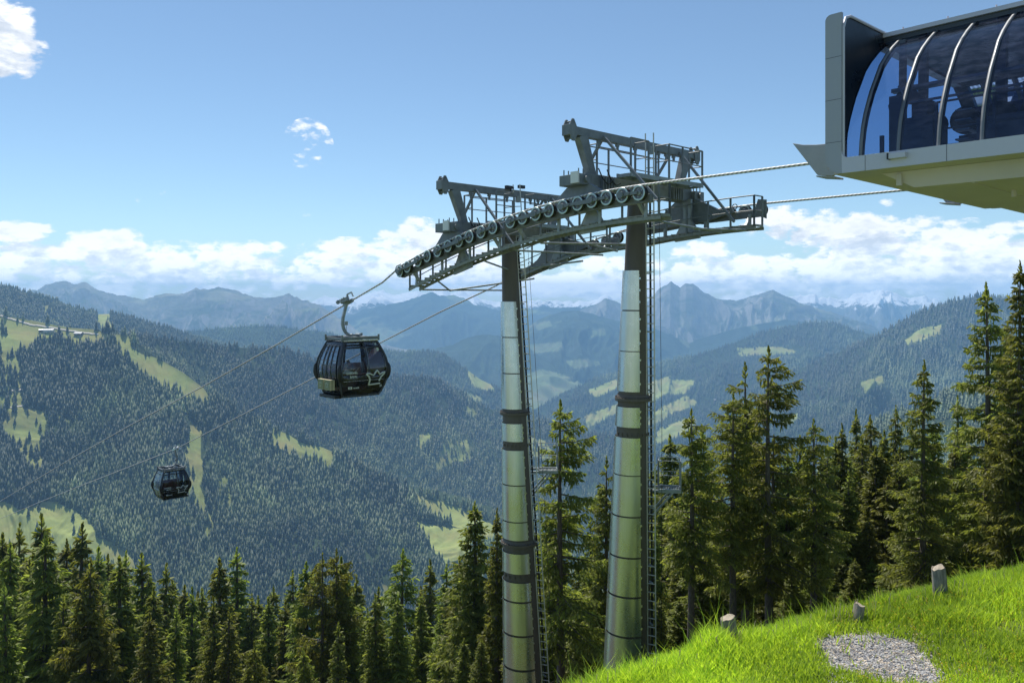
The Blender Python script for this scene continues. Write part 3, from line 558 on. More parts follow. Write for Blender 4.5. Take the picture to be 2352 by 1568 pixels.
CL = [[(620,711),(714,806),(808,900),(936,982),(1006,1091.5),(1094,1185.5),(1189,1279),(1283,1369),(1373.5,1460),(1464.5,1560)],
      [(692,772.5),(775,855),(857.5,937),(970,1010),(1030,1107),(1109.5,1188.5),(1191,1230),(1260,1304),(1324,1364),(1368,1438),(1442.5,1512),(1517,1600)]]
FL = [[(919, 0), (1000, 1)], [(948, 0), (1020, 1), (1243, 0), (1313, 1)]]
# shared meshes
def sheave_mesh():
    mb = MB(); d = (-1, 0, 0); r = SW_R
    # materials: 0 rubber 1 rim 2 inner 3 hub
    mb.lathe([(-0.07,0.10,2),(-0.07,r*0.98,0),(-0.045,r,0),(-0.02,r*0.90,0),(0.02,r*0.90,0),(0.045,r,0),(0.07,r*0.98,1),(0.078,r*0.95,1),(0.078,r*0.76,2),(0.060,r*0.78,1),(0.060,r*0.73,2),(0.045,r*0.72,2),(0.035,r*0.30,3),(0.075,r*0.28,3),(0.082,r*0.16,3),(0.082,0.001,3)], (0,0,0), d, 28)
    for k in range(5):
        a = 2*math.pi*k/5; mb.cyl((-0.046, r*0.5*math.cos(a), r*0.5*math.sin(a)), (-0.052, r*0.5*math.cos(a), r*0.5*math.sin(a)), r*0.10, n=8, mi=3)
    o = mb.build('sheave', [M['rubber'], M['rim'], M['rim_in'], M['paint_lit']]); me = o.data; bpy.data.objects.remove(o); return me
SHEAVE = sheave_mesh()

def hooks(mb, t, zc, sgn):
    for ds in (-0.09, 0.09):
        pl = [(t-sgn*0.16, zc+0.10), (t-sgn*0.02, zc+0.33), (t+sgn*0.05, zc+0.33), (t+sgn*0.16, zc+0.12), (t+sgn*0.16, zc-0.16), (t+sgn*0.07, zc-0.32), (t-sgn*0.02, zc-0.32), (t-sgn*0.10, zc-0.18)]
        return pl
def railing(mb, pts, h=1.0, r=0.022, mid=True, closed=False, post_r=0.026):
    """posts at the points, a top rail and a knee rail between them"""
    P_ = [Vector(p) for p in pts]
    for p in P_: mb.beam(p, p+Vector((0,0,h)), post_r*2, post_r*2)
    for a, b in zip(P_, P_[1:]+([P_[0]] if closed else [])):
        if closed is False and a is P_[-1]: break
        mb.cyl(a+Vector((0,0,h)), b+Vector((0,0,h)), r, n=6)
        if mid: mb.cyl(a+Vector((0,0,h*0.52)), b+Vector((0,0,h*0.52)), r*0.85, n=6)

def build_tower(k, label):
    T = TOWERS[k]; sk, zc, zg, Y0, zb, lean = T['s'], T['zc'], T['zg'], T['Y'], T['zb'], T['lean']
    root = empty('lift_tower', lw(0, sk+lean, zb), RZ); tag(root, label, 'lift tower', 'lift towers carrying the two ropes')
    off = Vector((0, -(sk+lean), -zb))
    def part(mb, name, mats, parent=root, bevel=0.0):
        o = mb.build(name, mats, parent, bevel)
        if parent is root: o.location = off
        return o
    ztop = zc-0.2
    def axis(z):    # centre of the leaning pole at height z
        f = (ztop-z)/(ztop-zb); return Vector((0, sk+lean*f, z))
    def rad(z): return T['r0']+(T['r1']-T['r0'])*np.clip((ztop-z)/(ztop-zb), 0, 1.05)
    wc = lw(0, sk, 0); toc = Vector((-wc.x, -wc.y, 0)).normalized(); rgt = Vector((-toc.y, toc.x, 0))
    if rgt.x < 0: rgt = -rgt
    loc = lambda w: Vector((w.dot(NV), w.dot(DV), 0))
    lc, lr = loc(toc), loc(rgt)
    # pole: stacked tapering sections
    mb = MB(); zs = np.linspace(ztop, zb-0.6, 14)
    for a, b in zip(zs[:-1], zs[1:]): mb.cyl(axis(a), axis(b), float(rad(a)), float(rad(b)), n=40, caps=False)
    for z in zs[1::1]:
        mb.cyl(axis(z)+Vector((0,0,0.012)), axis(z)-Vector((0,0,0.012)), float(rad(z))+0.006, n=40)
    part(mb, 'pole', M['pole'])
    zpx = lambda y: (V0-y*S)/F*(Y0-0.45)
    for (y, kind) in FL[k]:
        z = zpx(y); mb = MB(); r = float(rad(z))
        if kind == 0:
            mb.cyl(axis(z)+Vector((0,0,0.045)), axis(z)-Vector((0,0,0.045)), r+0.11, n=40); mb.cyl(axis(z)+Vector((0,0,0.16)), axis(z)+Vector((0,0,0.045)), r+0.02, r+0.05, n=40, caps=False)
            for i in range(36):
                a = 2*math.pi*i/36; c = axis(z)+Vector((math.cos(a), math.sin(a), 0))*(r+0.08); mb.cyl(c-Vector((0,0,0.075)), c+Vector((0,0,0.085)), 0.016, n=6)
            part(mb, 'flange', M['pole'])
        else:
            for i in range(-3, 5):
                mb = MB(); a = math.radians(20*i); c = axis(z)+(lc*math.cos(a)+lr*math.sin(a))*(r+0.01); mb.cyl(c-Vector((0,0,0.05)), c+Vector((0,0,0.05)), 0.03, n=6); part(mb, 'anchor_lug', M['pole'])
    # aluminium cladding round the camera-left side
    def arc_pt(z, ph, dr): return axis(z)+(lr*(-math.cos(ph))+lc*math.sin(ph))*(float(rad(z))+dr)
    for (ya, yb) in CL[k]:
        za, zb_ = zpx(ya), zpx(yb); mb = MB(); n = 34; f = (ztop-za)/(ztop-zb)
        rows = []
        for dr in (0.055, 0.048):
            for z in (za, zb_):
                ff = (ztop-z)/(ztop-zb); strip = T['st0']+(T['st1']-T['st0'])*ff; r = float(rad(z)); pe = math.acos(-(r-strip)/r); p0 = -0.9
                rows.append([arc_pt(z, p0+(pe-p0)*i/n, dr) for i in range(n+1)])
        v = [p for r_ in rows for p in r_]; m1 = n+1
        mb.add(v, [(i, i+1, m1+i+1, m1+i) for i in range(n)], 0, True); 
        mb.add(v, [(2*m1+i+1, 2*m1+i, 3*m1+i, 3*m1+i+1) for i in range(n)]+[(i+1, i, 2*m1+i, 2*m1+i+1) for i in range(n)]+[(m1+i, m1+i+1, 3*m1+i+1, 3*m1+i) for i in range(n)]+[(n, m1+n, 3*m1+n, 2*m1+n), (m1, 0, 2*m1, 3*m1)], 0)
        for q in (0.08, 0.92):
            for zq in (0.12, 0.5, 0.88):
                z = za+(zb_-za)*zq; c = arc_pt(z, p0+(pe-p0)*q if q < 0.5 else pe-0.05, 0.05); mb.cyl(c, c+(c-axis(z)).normalized()*0.02, 0.018, n=6)
        if zb_-za < -0.5:
            for zq in (0.2, 0.5, 0.8):      # fixing tabs on the free edge
                z = za+(zb_-za)*zq; c = arc_pt(z, pe, 0.05); mb.beam(c+Vector((0,0,0.035)), c-Vector((0,0,0.035)), 0.05, 0.05)
        part(mb, 'cladding_panel', M['clad'])
    # ladder with fall-arrest rail
    mb = MB(); px_m = Y0/F
    a_off, b_off = ((0.41, 0.12), (0.78, 0.42)) if k == 0 else ((0.40, 0.12), (0.86, 0.42))
    def lad(z): f = (ztop-z)/(ztop-zb); return axis(z)+lr*(a_off[0]+(b_off[0]-a_off[0])*f)+lc*(a_off[1]+(b_off[1]-a_off[1])*f)
    zt = zg+0.32; zbo = zb+0.2; tl = lad(zt); bl = lad(zbo); side = (lr*0.95+lc*0.3).normalized()*0.135
    for sg in (-1, 1): mb.beam(tl+side*sg, bl+side*sg, 0.042, 0.055, up=lc)
    nr = int((zt-zbo)/0.28)
    for i in range(2, nr):
        c = tl+(bl-tl)*(i/nr)
        if zc+0.3 < c.z < zg-0.9: continue
        mb.cyl(c-side, c+side, 0.017, n=6)
    lad_o = part(mb, 'ladder', M['galv'])
    mb = MB(); q0 = tl-lc*0.22+lr*0.02; q1 = bl-lc*0.22+lr*0.02; mb.beam(q0-Vector((0,0,1.6)), q1, 0.07, 0.05, up=lc); part(mb, 'cable_duct', M['matt_black'])
    mb = MB(); o2 = lr*0.30-lc*0.1; mb.tube([lad(zc-0.5)+o2, lad((zc+zb)/2)+o2+lr*0.06, lad(zbo)+o2], 0.008, n=5); part(mb, 'signal_cable', M['matt_black'])
    for z in np.arange(ztop-0.7, zb+1, -1.9):
        for dz in ((0, -0.55) if int(z*10) % 3 == 0 else (0,)):
            c = lad(z+dz); a = axis(z+dz)+(lr*0.9+lc*0.25).normalized()*float(rad(z+dz)); mb = MB(); mb.beam(a, c+lr*0.03, 0.05, 0.05); part(mb, 'ladder_bracket', M['paint_lit'])
    # cross arm and its platform
    mb = MB(); mb.box(-2.75, 2.75, sk-0.24, sk+0.24, zc-0.27, zc+0.18); 
    for sg in (-1, 1):
        mb.box(sg*2.95-0.28, sg*2.95+0.28, sk-0.42, sk+0.42, zc-0.22, zc+0.10)
        for i in range(5): mb.box(sg*(1.55+0.13*i)-0.03, sg*(1.55+0.13*i)+0.03, sk-0.36, sk-0.243, zc-0.27, zc+0.15)
        mb.cyl((sg*2.95, sk-0.5, zc-0.05), (sg*2.95, sk+0.5, zc-0.05), 0.10, n=12)
        for dx in (-0.2, 0.0, 0.2): mb.cyl((sg*2.95+dx, sk-0.30, zc+0.10), (sg*2.95+dx, sk-0.30, zc+0.27), 0.022, n=6); mb.cyl((sg*2.95+dx, sk+0.30, zc+0.10), (sg*2.95+dx, sk+0.30, zc+0.27), 0.022, n=6)
    mb.cyl(axis(ztop), (0, sk, zc+0.0), T['r0']+0.03, n=24)
    ca = part(mb, 'cross_arm', M['paint'], bevel=0.012)
    mb = MB(); mb.box(-3.29, -3.22, sk-0.40, sk-0.10, zc-0.18, zc+0.16); mb.build('number_plate', M['sign'], ca)
    mb = MB()
    for tq in (-1.4, -1.0): mb.tube([(tq*1.0-0.9, sk-0.34, zc+0.35), (tq-0.8, sk-0.42, zc+0.05), (tq-0.6, sk-0.45, zc-0.12), (tq-0.3, sk-0.38, zc-0.02)], 0.022, n=6)
    mb.build('cable_loom', M['matt_black'], ca)
    mb = MB()
    for (s0, s1) in ((sk-0.98, sk-0.38), (sk+0.38, sk+0.9)):
        mb.box(-1.5, 2.35, s0, s0+0.05, zc+0.12, zc+0.26); mb.box(-1.5, 2.35, s1-0.05, s1, zc+0.12, zc+0.26)
        n = 56
        for i in range(n): t = -1.5+3.85*(i+0.5)/n; mb.box(t-0.012, t+0.012, s0+0.05, s1-0.05, zc+0.21, zc+0.24)
        for i in range(6): t = -1.5+3.85*i/5; mb.box(t-0.02, t+0.02, s0+0.05, s1-0.05, zc+0.13, zc+0.205)
    pf = part(mb, 'top_platform', M['paint_lit'])
    z = zc+0.26
    for pts_, h_ in (([(-1.5, sk-0.95, z), (-0.62, sk-0.95, z), (-0.62, sk-0.42, z)], 1.05), ([(0.45, sk-0.42, z), (0.45, sk-0.95, z), (1.2, sk-0.95, z), (2.32, sk-0.95, z), (2.32, sk-0.42, z)], 1.1), ([(-1.5, sk+0.42, z), (-1.5, sk+0.87, z), (-0.4, sk+0.87, z), (1.0, sk+0.87, z), (2.32, sk+0.87, z)], 1.05)):
        mb = MB(); railing(mb, pts_, h_); mb.build('platform_railing', M['paint'], pf)
    # lifting gantry over the rope
    mb = MB(); mb.beam((-3.25, sk, zg), (3.25, sk, zg), 0.22, 0.26)
    for sg in (-1, 1):
        mb.box(sg*3.32-0.07, sg*3.32+0.07, sk-0.16, sk+0.16, zg-0.17, zg+0.15)
        for ds in (-0.13, 0.13):
            t = sg*3.22; pl = [(t-0.16, zg+0.10), (t-0.04, zg+0.33), (t+0.05, zg+0.33), (t+0.17, zg+0.12), (t+0.17, zg-0.16), (t+0.08, zg-0.33), (t-0.04, zg-0.33), (t-0.12, zg-0.18)]
            mb.prism(pl, 1, sk+ds-0.02, sk+ds+0.02)
        mb.cyl((sg*3.22, sk-0.15, zg+0.25), (sg*3.22, sk+0.15, zg+0.25), 0.03, n=8); mb.cyl((sg*3.22, sk-0.15, zg-0.25), (sg*3.22, sk+0.15, zg-0.25), 0.03, n=8)
    ga = part(mb, 'gantry_beam', M['paint'], bevel=0.01)
    for sg in (-1, 1):
        mb = MB(); mb.beam((sg*2.72, sk, zg-0.10), (sg*2.25, sk, zc+0.15), 0.40, 0.24, up=(0,1,0), w2=0.25, h2=0.24); part(mb, 'gantry_leg', M['paint'], bevel=0.012)
    for t in (-1.8, 2.2):
        mb = MB(); mb.beam((t, sk-0.12, zg-0.02), (t, sk-2.25, sz(sk-2.25)-0.42 if t > 0 else zc+0.2-1.0), 0.075, 0.075); part(mb, 'gantry_strut', M['paint'])
        mb = MB(); mb.beam((t-0.2*np.sign(t), sk+0.12, zg-0.05), (t-0.2*np.sign(t), sk+1.15, zc+0.05), 0.075, 0.075); part(mb, 'gantry_strut', M['paint'])
    for ta, tb_ in ((-1.95, -0.15), (1.1, 1.95)):
        mb = MB(); mb.cyl((ta, sk-0.05, zg-0.34), (tb_, sk-0.05, zg-0.34), 0.018, n=6)
        for t in (ta, (ta+tb_)/2, tb_): mb.box(t-0.05, t+0.05, sk-0.09, sk+0.01, zg-0.23, zg-0.128); mb.cyl((t, sk-0.05, zg-0.36), (t, sk-0.05, zg-0.22), 0.045, n=8)
        part(mb, 'hanging_rail', M['paint'])
    if k == 1:
        mb = MB(); c = lad(zg+0.32); mb.box(c.x-0.55, c.x-0.25, c.y-0.05, c.y+0.07, c.z-0.2, c.z-0.08); mb.cyl((c.x-0.25, c.y, c.z-0.14), (c.x-0.17, c.y, c.z-0.14), 0.05, n=10)
        mb.box(c.x+0.12, c.x+0.42, c.y-0.05, c.y+0.07, c.z-0.12, c.z+0.0); mb.cyl((c.x-0.3, c.y, c.z-0.3), (c.x-0.3, c.y, c.z-0.2), 0.03, n=8); part(mb, 'surveillance_camera', M['matt_black'])
    mb = MB(); c = lad(zg-0.25); mb.box(c.x-0.10, c.x+0.06, c.y-0.12, c.y, c.z-0.12, c.z+0.12); part(mb, 'junction_box', M['paint_lit'])
    # side basket halfway up
    zf = -6.45 if k == 0 else -6.75
    mb = MB(); a = axis(zf)+lr*(float(rad(zf))+0.32)-lc*0.35; X = lr*0.72; Yv = -lc*0.62
    def bxp(p, q, w=0.04): mb.beam(p, q, w, w)
    c0, c1, c2, c3 = a, a+X, a+X+Yv, a+Yv
    for i in range(14): mb.beam(c0+X*(i/13), c3+X*(i/13), 0.02, 0.03)
    for p, q in ((c0,c1),(c1,c2),(c2,c3),(c3,c0)): mb.beam(p, q, 0.04, 0.12)
    mb.beam(c0-lr*0.3, c0, 0.07, 0.07); mb.beam(c3-lr*0.5, c3, 0.07, 0.07)
    mb.beam(c0+X*0.7, c0-lr*0.35-Vector((0,0,1.0)), 0.06, 0.06); mb.beam(c3+X*0.7, c3-lr*0.35-Vector((0,0,1.0)), 0.06, 0.06)
    bk = part(mb, 'side_basket', M['paint_lit'])
    mb = MB(); railing(mb, [c0, c1, c2, c3], 1.0, closed=True, post_r=0.016, r=0.013); mb.build('basket_railing', M['paint_lit'], bk)
    # sheave batteries, one on each rope
    half = [i for i in range(20)][10:] if k == 0 else [i for i in range(20)][:10]
    for side_t in (-G, G):
        inn = 1 if side_t < 0 else -1     # inward direction
        mb = MB()
        idx = half
        for grp in (idx[:5], idx[5:]):
            a = SH[grp[0]]; b = SH[grp[-1]]; dsg = 0.22
            mb.beam((side_t+inn*0.24, a[0]+dsg, sz(a[0])-0.13), (side_t+inn*0.24, b[0]-dsg, sz(b[0])-0.13), 0.14, 0.22)
        # saddle between cross arm and battery
        bt = [(sk+2.0, sz(sk+2.0)-0.05), (sk+1.2, sz(sk+1.2)+0.16), (sk+0.45, zc-0.22), (sk-0.45, zc-0.18), (sk-1.3, sz(sk-1.3)+0.14), (sk-2.0, sz(sk-2.0)-0.02), (sk-1.0, sz(sk-1.0)-0.2), (sk+1.0, sz(sk+1.0)-0.2)]
        mb.prism(bt, 0, side_t+inn*0.33, side_t+inn*0.50)
        mb.tube([(side_t+inn*0.4, sk+1.75+0.09*math.cos(q), sz(sk+1.75)+0.16+0.09*math.sin(q)) for q in np.linspace(0, 5.6, 10)], 0.018, n=6)
        mb.tube([(side_t+inn*0.4, sk-1.9+0.09*math.cos(q), sz(sk-1.9)+0.16+0.09*math.sin(q)) for q in np.linspace(0, 5.6, 10)], 0.018, n=6)
        ba = part(mb, 'sheave_battery', M['paint'], bevel=0.008)
        for j, i in enumerate(idx):
            o = bpy.data.objects.new('sheave', SHEAVE); C.objects.link(o); o.parent = ba; o.location = (side_t, SH[i][0], sz(SH[i][0]))
        f = side_t-0.13
        for j in range(0, len(idx)-1, 2):
            mb = MB()
            a = SH[idx[j]]; b = SH[idx[j+1]]; A_ = Vector((f, a[0], sz(a[0]))); B_ = Vector((f, b[0], sz(b[0])))
            mb.beam(A_, B_, 0.05, 0.10, w2=0.05, h2=0.08); 
            mb.prism([(A_.y+0.10*math.cos(q)*1.2, A_.z+0.10*math.sin(q)) for q in np.linspace(0, 2*math.pi, 9)[:-1]], 0, f-0.05, f+0.03)
            m_ = (A_+B_)/2; mb.cyl((f-0.06, m_.y, m_.z), (f+0.05, m_.y, m_.z), 0.045, n=8)
            mb.build('rocker_arm', M['paint'], ba)
        for j in range(0, len(idx)-3, 4):
            mb = MB()
            m1_ = (Vector((0, SH[idx[j+1]][0], sz(SH[idx[j+1]][0])))); m2_ = Vector((0, SH[idx[j+2]][0], sz(SH[idx[j+2]][0]))); mb.beam(m1_+Vector((f-0.03,0,-0.02)), m2_+Vector((f-0.03,0,-0.02)), 0.05, 0.12)
            mb.build('rocker_link', M['paint'], ba)
        if (k == 0): pass
        # rope catcher plate at the outer end
        e = S_MIN if k == 0 else S_MAX; sg = -1 if k == 0 else 1
        if side_t > 0 or k == 1:
            mb = MB(); mb.prism([(e+sg*0.32, sz(e)-0.32), (e+sg*0.32, sz(e)+0.30), (e+sg*0.02, sz(e)+0.34), (e-sg*0.05, sz(e)+0.12), (e+sg*0.05, sz(e)-0.20)], 0, side_t-0.24, side_t-0.20) if side_t > 0 else mb.tube([(side_t-0.05, e-0.05, sz(e)+0.27), (side_t-0.05, e+0.22, sz(e)+0.20), (side_t-0.05, e+0.33, sz(e)+0.0)], 0.02, n=6); mb.build('rope_catcher', M['paint'], ba)
        # catwalk along the inner side
        s0 = (S_MIN-0.35) if k == 0 else 3.15; s1 = 3.1 if k == 0 else S_MAX+0.1
        ti, to = side_t+inn*0.95, side_t+inn*0.45
        mb = MB(); n = 10; ds = (s1-s0)/n; fz = (lambda s: sz(s)-0.62+(0.30*min(1, max(0, (s-2)/3)) if side_t > 0 else 0))
        for i in range(n):
            a, b = s0+ds*i, s0+ds*(i+1)
            for t in (ti, to): mb.beam((t, a, fz(a)-0.04), (t, b, fz(b)-0.04), 0.045, 0.10)
        st = 0.30; m_ = int((s1-s0)/st)
        for i in range(m_):
            s = s0+st*(i+0.5); z = fz(s)+0.05; lo_, hi_ = min(ti, to)-0.0, max(ti, to)+0.0
            mb.box(lo_+0.03, hi_-0.03, s-st*0.46, s-st*0.46+0.03, z-0.05, z+0.03); mb.box(lo_+0.03, hi_-0.03, s+st*0.46-0.03, s+st*0.46, z-0.05, z+0.03)
            for q in range(9): tq = lo_+0.05+(hi_-lo_-0.1)*q/8; mb.box(tq-0.010, tq+0.010, s-st*0.44, s+st*0.44, z-0.01, z+0.025)
        cw = part(mb, 'catwalk', M['grate'])
        mb = MB(); pts = [(ti, s, fz(s)) for s in np.linspace(s0+0.05, s1-0.05, 8)]
        railing(mb, pts, 1.0)
        if k == 0: railing(mb, [(ti, s0+0.05, fz(s0)), (to, s0+0.05, fz(s0))], 1.0)
        else: railing(mb, [(ti, s1-0.05, fz(s1)), (to, s1-0.05, fz(s1))], 1.0)
        mb.build('catwalk_railing', M['paint'], cw)
        mb = MB(); tb = side_t+inn*0.72
        for dsx in (-0.25,):
            mb.prism([(sk+dsx-0.17, zc-0.2), (sk+dsx+0.17, zc-0.2), (sk+dsx+0.15, fz(sk)+0.55), (sk+dsx+0.5, fz(sk+0.5)+0.02), (sk+dsx+0.5, fz(sk+0.5)-0.15), (sk+dsx-0.5, fz(sk-0.5)-0.15), (sk+dsx-0.5, fz(sk-0.5)+0.02), (sk+dsx-0.15, fz(sk)+0.55)], 0, tb-0.05, tb+0.05)
        part(mb, 'hanger_bracket', M['paint_lit'])
        for s in (s0+0.6, s1-0.6):
            mb = MB(); mb.beam((side_t+inn*0.24, s, sz(s)-0.2), (side_t+inn*0.62, s, fz(s)-0.02), 0.09, 0.09); part(mb, 'catwalk_bracket', M['paint_lit'])
        for i in range(4):
            s = s0+0.5+(s1-s0-1)*i/3; mb = MB(); mb.beam((to, s, fz(s)), (to, s, sz(s)-0.15), 0.10, 0.05); part(mb, 'catwalk_bracket', M['paint_lit'])
    # horizontal bracing between the two catwalks
    mb = MB(); fz = lambda s: sz(s)-0.72
    ti = G-0.95
    def pipe(p, q, r=0.035): mb.cyl(p, q, r, n=8)
    if k == 1:
        e = S_MAX-0.1; pipe((-ti, e, fz(e)), (ti, e+0.3, fz(e))); pipe((-ti, e-1.0, fz(e-1)), (-0.9, e, fz(e)-0.03)); pipe((-0.9, e, fz(e)-0.03), (ti, e-1.6, fz(e-1.6)))
        pipe((-ti, 5.0, fz(5.0)), (-0.2, 6.0, fz(6.0))); pipe((ti, 4.4, fz(4.4)), (0.2, 6.0, fz(6.0))); pipe((-ti, 3.4, fz(3.4)), (ti, 3.4, fz(3.4)))
    else:
        e = S_MIN+0.0; pipe((-ti, e, fz(e)), (ti, e+0.9, fz(e+0.9))); pipe((ti, e, fz(e)), (0.4, e+0.7, fz(e+0.7)), 0.04); pipe((-ti, 2.2, fz(2.2)), (ti, 1.4, fz(1.4))); pipe((-0.5, 1.8, fz(1.8)), (ti, 2.7, fz(2.7)))
    part(mb, 'cross_brace', M['paint_lit'])
    return root
build_tower(0, 'right lift tower with thick silver-clad leg standing behind the grass edge')
build_tower(1, 'left lift tower further down the line, leaning the other way')

# ------------------------------------------------------------------ haul ropes
def rope_mat():
    m, nt, b = new_mat('steel_rope'); tc = nt.nodes.new('ShaderNodeTexCoord'); w = nt.nodes.new('ShaderNodeTexWave'); w.bands_direction = 'DIAGONAL'; w.inputs['Scale'].default_value = 5.0; nt.links.new(tc.outputs['Object'], w.inputs['Vector'])
    nt.links.new(ramp(nt, w.outputs['Fac'], [(0.2, (0.30, 0.30, 0.30)), (0.8, (0.66, 0.66, 0.64))]), b.inputs['Base Color']); b.inputs['Metallic'].default_value = 0.1; b.inputs['Roughness'].default_value = 0.5
    return m
M['rope'] = rope_mat()
def rope_pts(t, sights):
    out = []
    for (x, y) in sights:
        s, z = rope_at(x*S, y*S, t); out.append((s, z))
    return out
RA = rope_pts(-G, [(878,648),(800,694),(640,788),(465,887),(300,975),(150,1060),(0,1150)])
RB = rope_pts(G, [(1140,655),(1010,716),(880,783),(730,862),(600,929),(520,970),(405,1029),(250,1089),(100,1148),(0,1190)])
def full(pts):
    up = [(-21.0, sz(S_MIN)+SW_R*0.9+0.02), (S_MIN-0.25, sz(S_MIN)+SW_R*0.93)]
    on = [(s, sz(s)+SW_R*0.93) for s in np.linspace(S_MIN, S_MAX, 24)]
    p = [q for q in pts if q[0] > S_MAX+0.4]; d = ((p[-1][1]-p[-2][1])/(p[-1][0]-p[-2][0]))
    ext = [(p[-1][0]+k, p[-1][1]+d*k+0.0004*k*k) for k in (20, 45, 90, 160)]
    return up+on+p+ext
FA, FB = full(RA), full(RB)
def rope_z(fl, s): return float(np.interp(s, [a for a, b in fl], [b for a, b in fl]))
for t, fl, lab in ((-G, FA, 'nearer steel haul rope running over the front sheaves down to the lower left'), (G, FB, 'farther steel haul rope on the back sheaves carrying the small cabin')):
    ro = empty('haul_rope', lw(t, 0, 0), RZ); mb = MB(); P_ = []
    for (a, za), (b, zb2) in zip(fl[:-1], fl[1:]):
        n = max(1, int(abs(b-a)/1.5)); P_ += [(0, a+(b-a)*i/n, za+(zb2-za)*i/n) for i in range(n)]
    P_.append((0, fl[-1][0], fl[-1][1])); mb.tube(P_, 0.035, n=8)
    o = mb.build('haul_rope', M['rope']); o.location = lw(t, 0, 0); o.rotation_euler = (0, 0, RZ); bpy.data.objects.remove(ro); o.name = 'haul_rope'
    tag(o, lab, 'steel rope', 'haul ropes of the cable car')

# ------------------------------------------------------------------ station
def build_station():
    s0, s1 = -9.02, -24.0; z0, z1 = 2.79, 5.70
    root = empty('lift_station', lw(0, -16, gz1(14.5, 14)), RZ); tag(root, 'glazed lift station with curved blue glass and grey end hood', 'lift station')
    off = Vector((0, 16, -root.location.z))
    def part(mb, name, mats, bevel=0.0):
        o = mb.build(name, mats, root, bevel); o.location = off; return o
    prof = [(4.71, 2.80), (4.67, 3.10), (4.60, 3.40), (4.49, 3.68), (4.34, 3.96), (4.20, 4.20), (4.02, 4.44), (3.74, 4.82), (3.45, 5.08), (3.10, 5.34), (2.63, 5.64)]
    ribs = [-9.37-0.73*i for i in range(20)]
    edges = [s0]+ribs+[s1]
    for sg in (-1, 1):
        for a, b in zip(edges[:-1], edges[1:]):
            if b < s1: break
            mb = MB(); v = [(sg*t, s, z) for s in (a-0.03, b+0.03) for t, z in prof]; n = len(prof)
            v2 = [(sg*(t-0.02), s, z-0.01) for s in (a-0.03, b+0.03) for t, z in prof]
            mb.add(v, [(i, i+1, n+i+1, n+i) for i in range(n-1)], 0, True)
            part(mb, 'glass_pane', M['st_glass'])
        for i, r in enumerate(ribs):
            if r < s1+0.2: break
            mb = MB(); w = 0.030; n = len(prof); v = []
            for (dt, ds) in ((0.03, -w), (0.03, w), (-0.12, w), (-0.12, -w)):
                v += [(sg*(t+dt*0.85), r+ds, z+dt*0.5) for t, z in prof]
            f = []
            for q in range(4):
                q2 = (q+1) % 4; f += [(q*n+j, q*n+j+1, q2*n+j+1, q2*n+j) for j in range(n-1)]
            mb.add(v, f, 0, True); part(mb, 'window_rib', M['rib'])
    # roof with gutter edge
    mb = MB(); mb.box(-2.72, 2.72, s1, s0+0.1, 5.60, 5.72); 
    rf = part(mb, 'roof', M['dark_frame'])
    mb = MB()
    for sg in (-1, 1): mb.box(min(sg*2.60, sg*2.78), max(sg*2.60, sg*2.78), s1, s0+0.02, 5.70, 5.79)
    for i in range(9): mb.cyl((-2.7, s0-0.4-i*0.9, 5.80), (-2.7, s0-0.4-i*0.9, 5.85), 0.02, n=6)
    mb.build('gutter', M['alu_white'], rf)
    # side panel: vertical hood edge turning into the long fascia
    def arc(cx, cz_, r, a0, a1, n=8): return [(cx+r*math.cos(math.radians(a0+(a1-a0)*i/n)), cz_+r*math.sin(math.radians(a0+(a1-a0)*i/n))) for i in range(n+1)]
    for sg in (-1, 1):
        outer = arc(-8.68-0.35, 2.50+0.35, 0.35, -90, 0)+[(-8.68, 5.55)]+arc(-8.68-0.12, 5.66, 0.12, 0, 90, 5)
        poly = outer+[(s0, 5.78)]+[(s0, 2.95)]+arc(s0-0.14, 2.95, 0.14, 0, -90, 6)+[(s1, 2.81), (s1, 2.50)]
        a, b = (-4.80, -4.72) if sg < 0 else (4.72, 4.80)
        # split into convex-ish quads: post and fascia
        mb = MB(); mb.prism(outer+[(s0, 5.78), (s0, 2.95), (s0-0.01, 2.50)], 0, a, b, 1); mb.prism(arc(s0-0.14, 2.95, 0.14, 0, -90, 6)+[(s0-0.14, 2.50), (s0, 2.50)], 0, a+0.001, b-0.001)
        mb.prism([(s0-0.14, 2.81), (s1, 2.81), (s1, 2.50), (s0-0.14, 2.50)], 0, a, b)
        fa = part(mb, 'fascia', [M['alu_white'], M['hood_out']])
        mb = MB(); e = -4.803 if sg < 0 else 4.803
        for z in (3.15, 4.02, 4.89): mb.box(min(e, e-sg*0.01), max(e, e-sg*0.01), s0, -8.68, z-0.004, z+0.004)
        for s in (-9.5, -11.0, -13.0, -15.0): mb.box(min(e, e-sg*0.01), max(e, e-sg*0.01), s-0.004, s+0.004, 2.50, 2.81)
        mb.build('panel_joint', M['dark_frame'], fa)
        mb = MB(); mb.box(min(e, e+sg*0.10), max(e, e+sg*0.10), -10.3, -9.98, 2.66, 2.76); mb.box(min(e, e+sg*0.11), max(e, e+sg*0.11), -9.99, -9.96, 2.65, 2.77, 1)
        if sg < 0: mb.build('outlet_box', [M['alu_white'], M['matt_black']], fa)
    # hood: ring shaped end wall, silver outside, dark towards the glass
    out_p = [(-4.72, 2.6), (-4.72, 3.2), (-4.72, 3.8), (-4.72, 4.4), (-4.72, 5.0), (-4.72, 5.45), (-4.62, 5.68), (-4.4, 5.76), (-3.9, 5.77), (-3.2, 5.78), (-2.5, 5.80)]
    in_p = [(-(t-0.10), z-0.04) for t, z in prof]
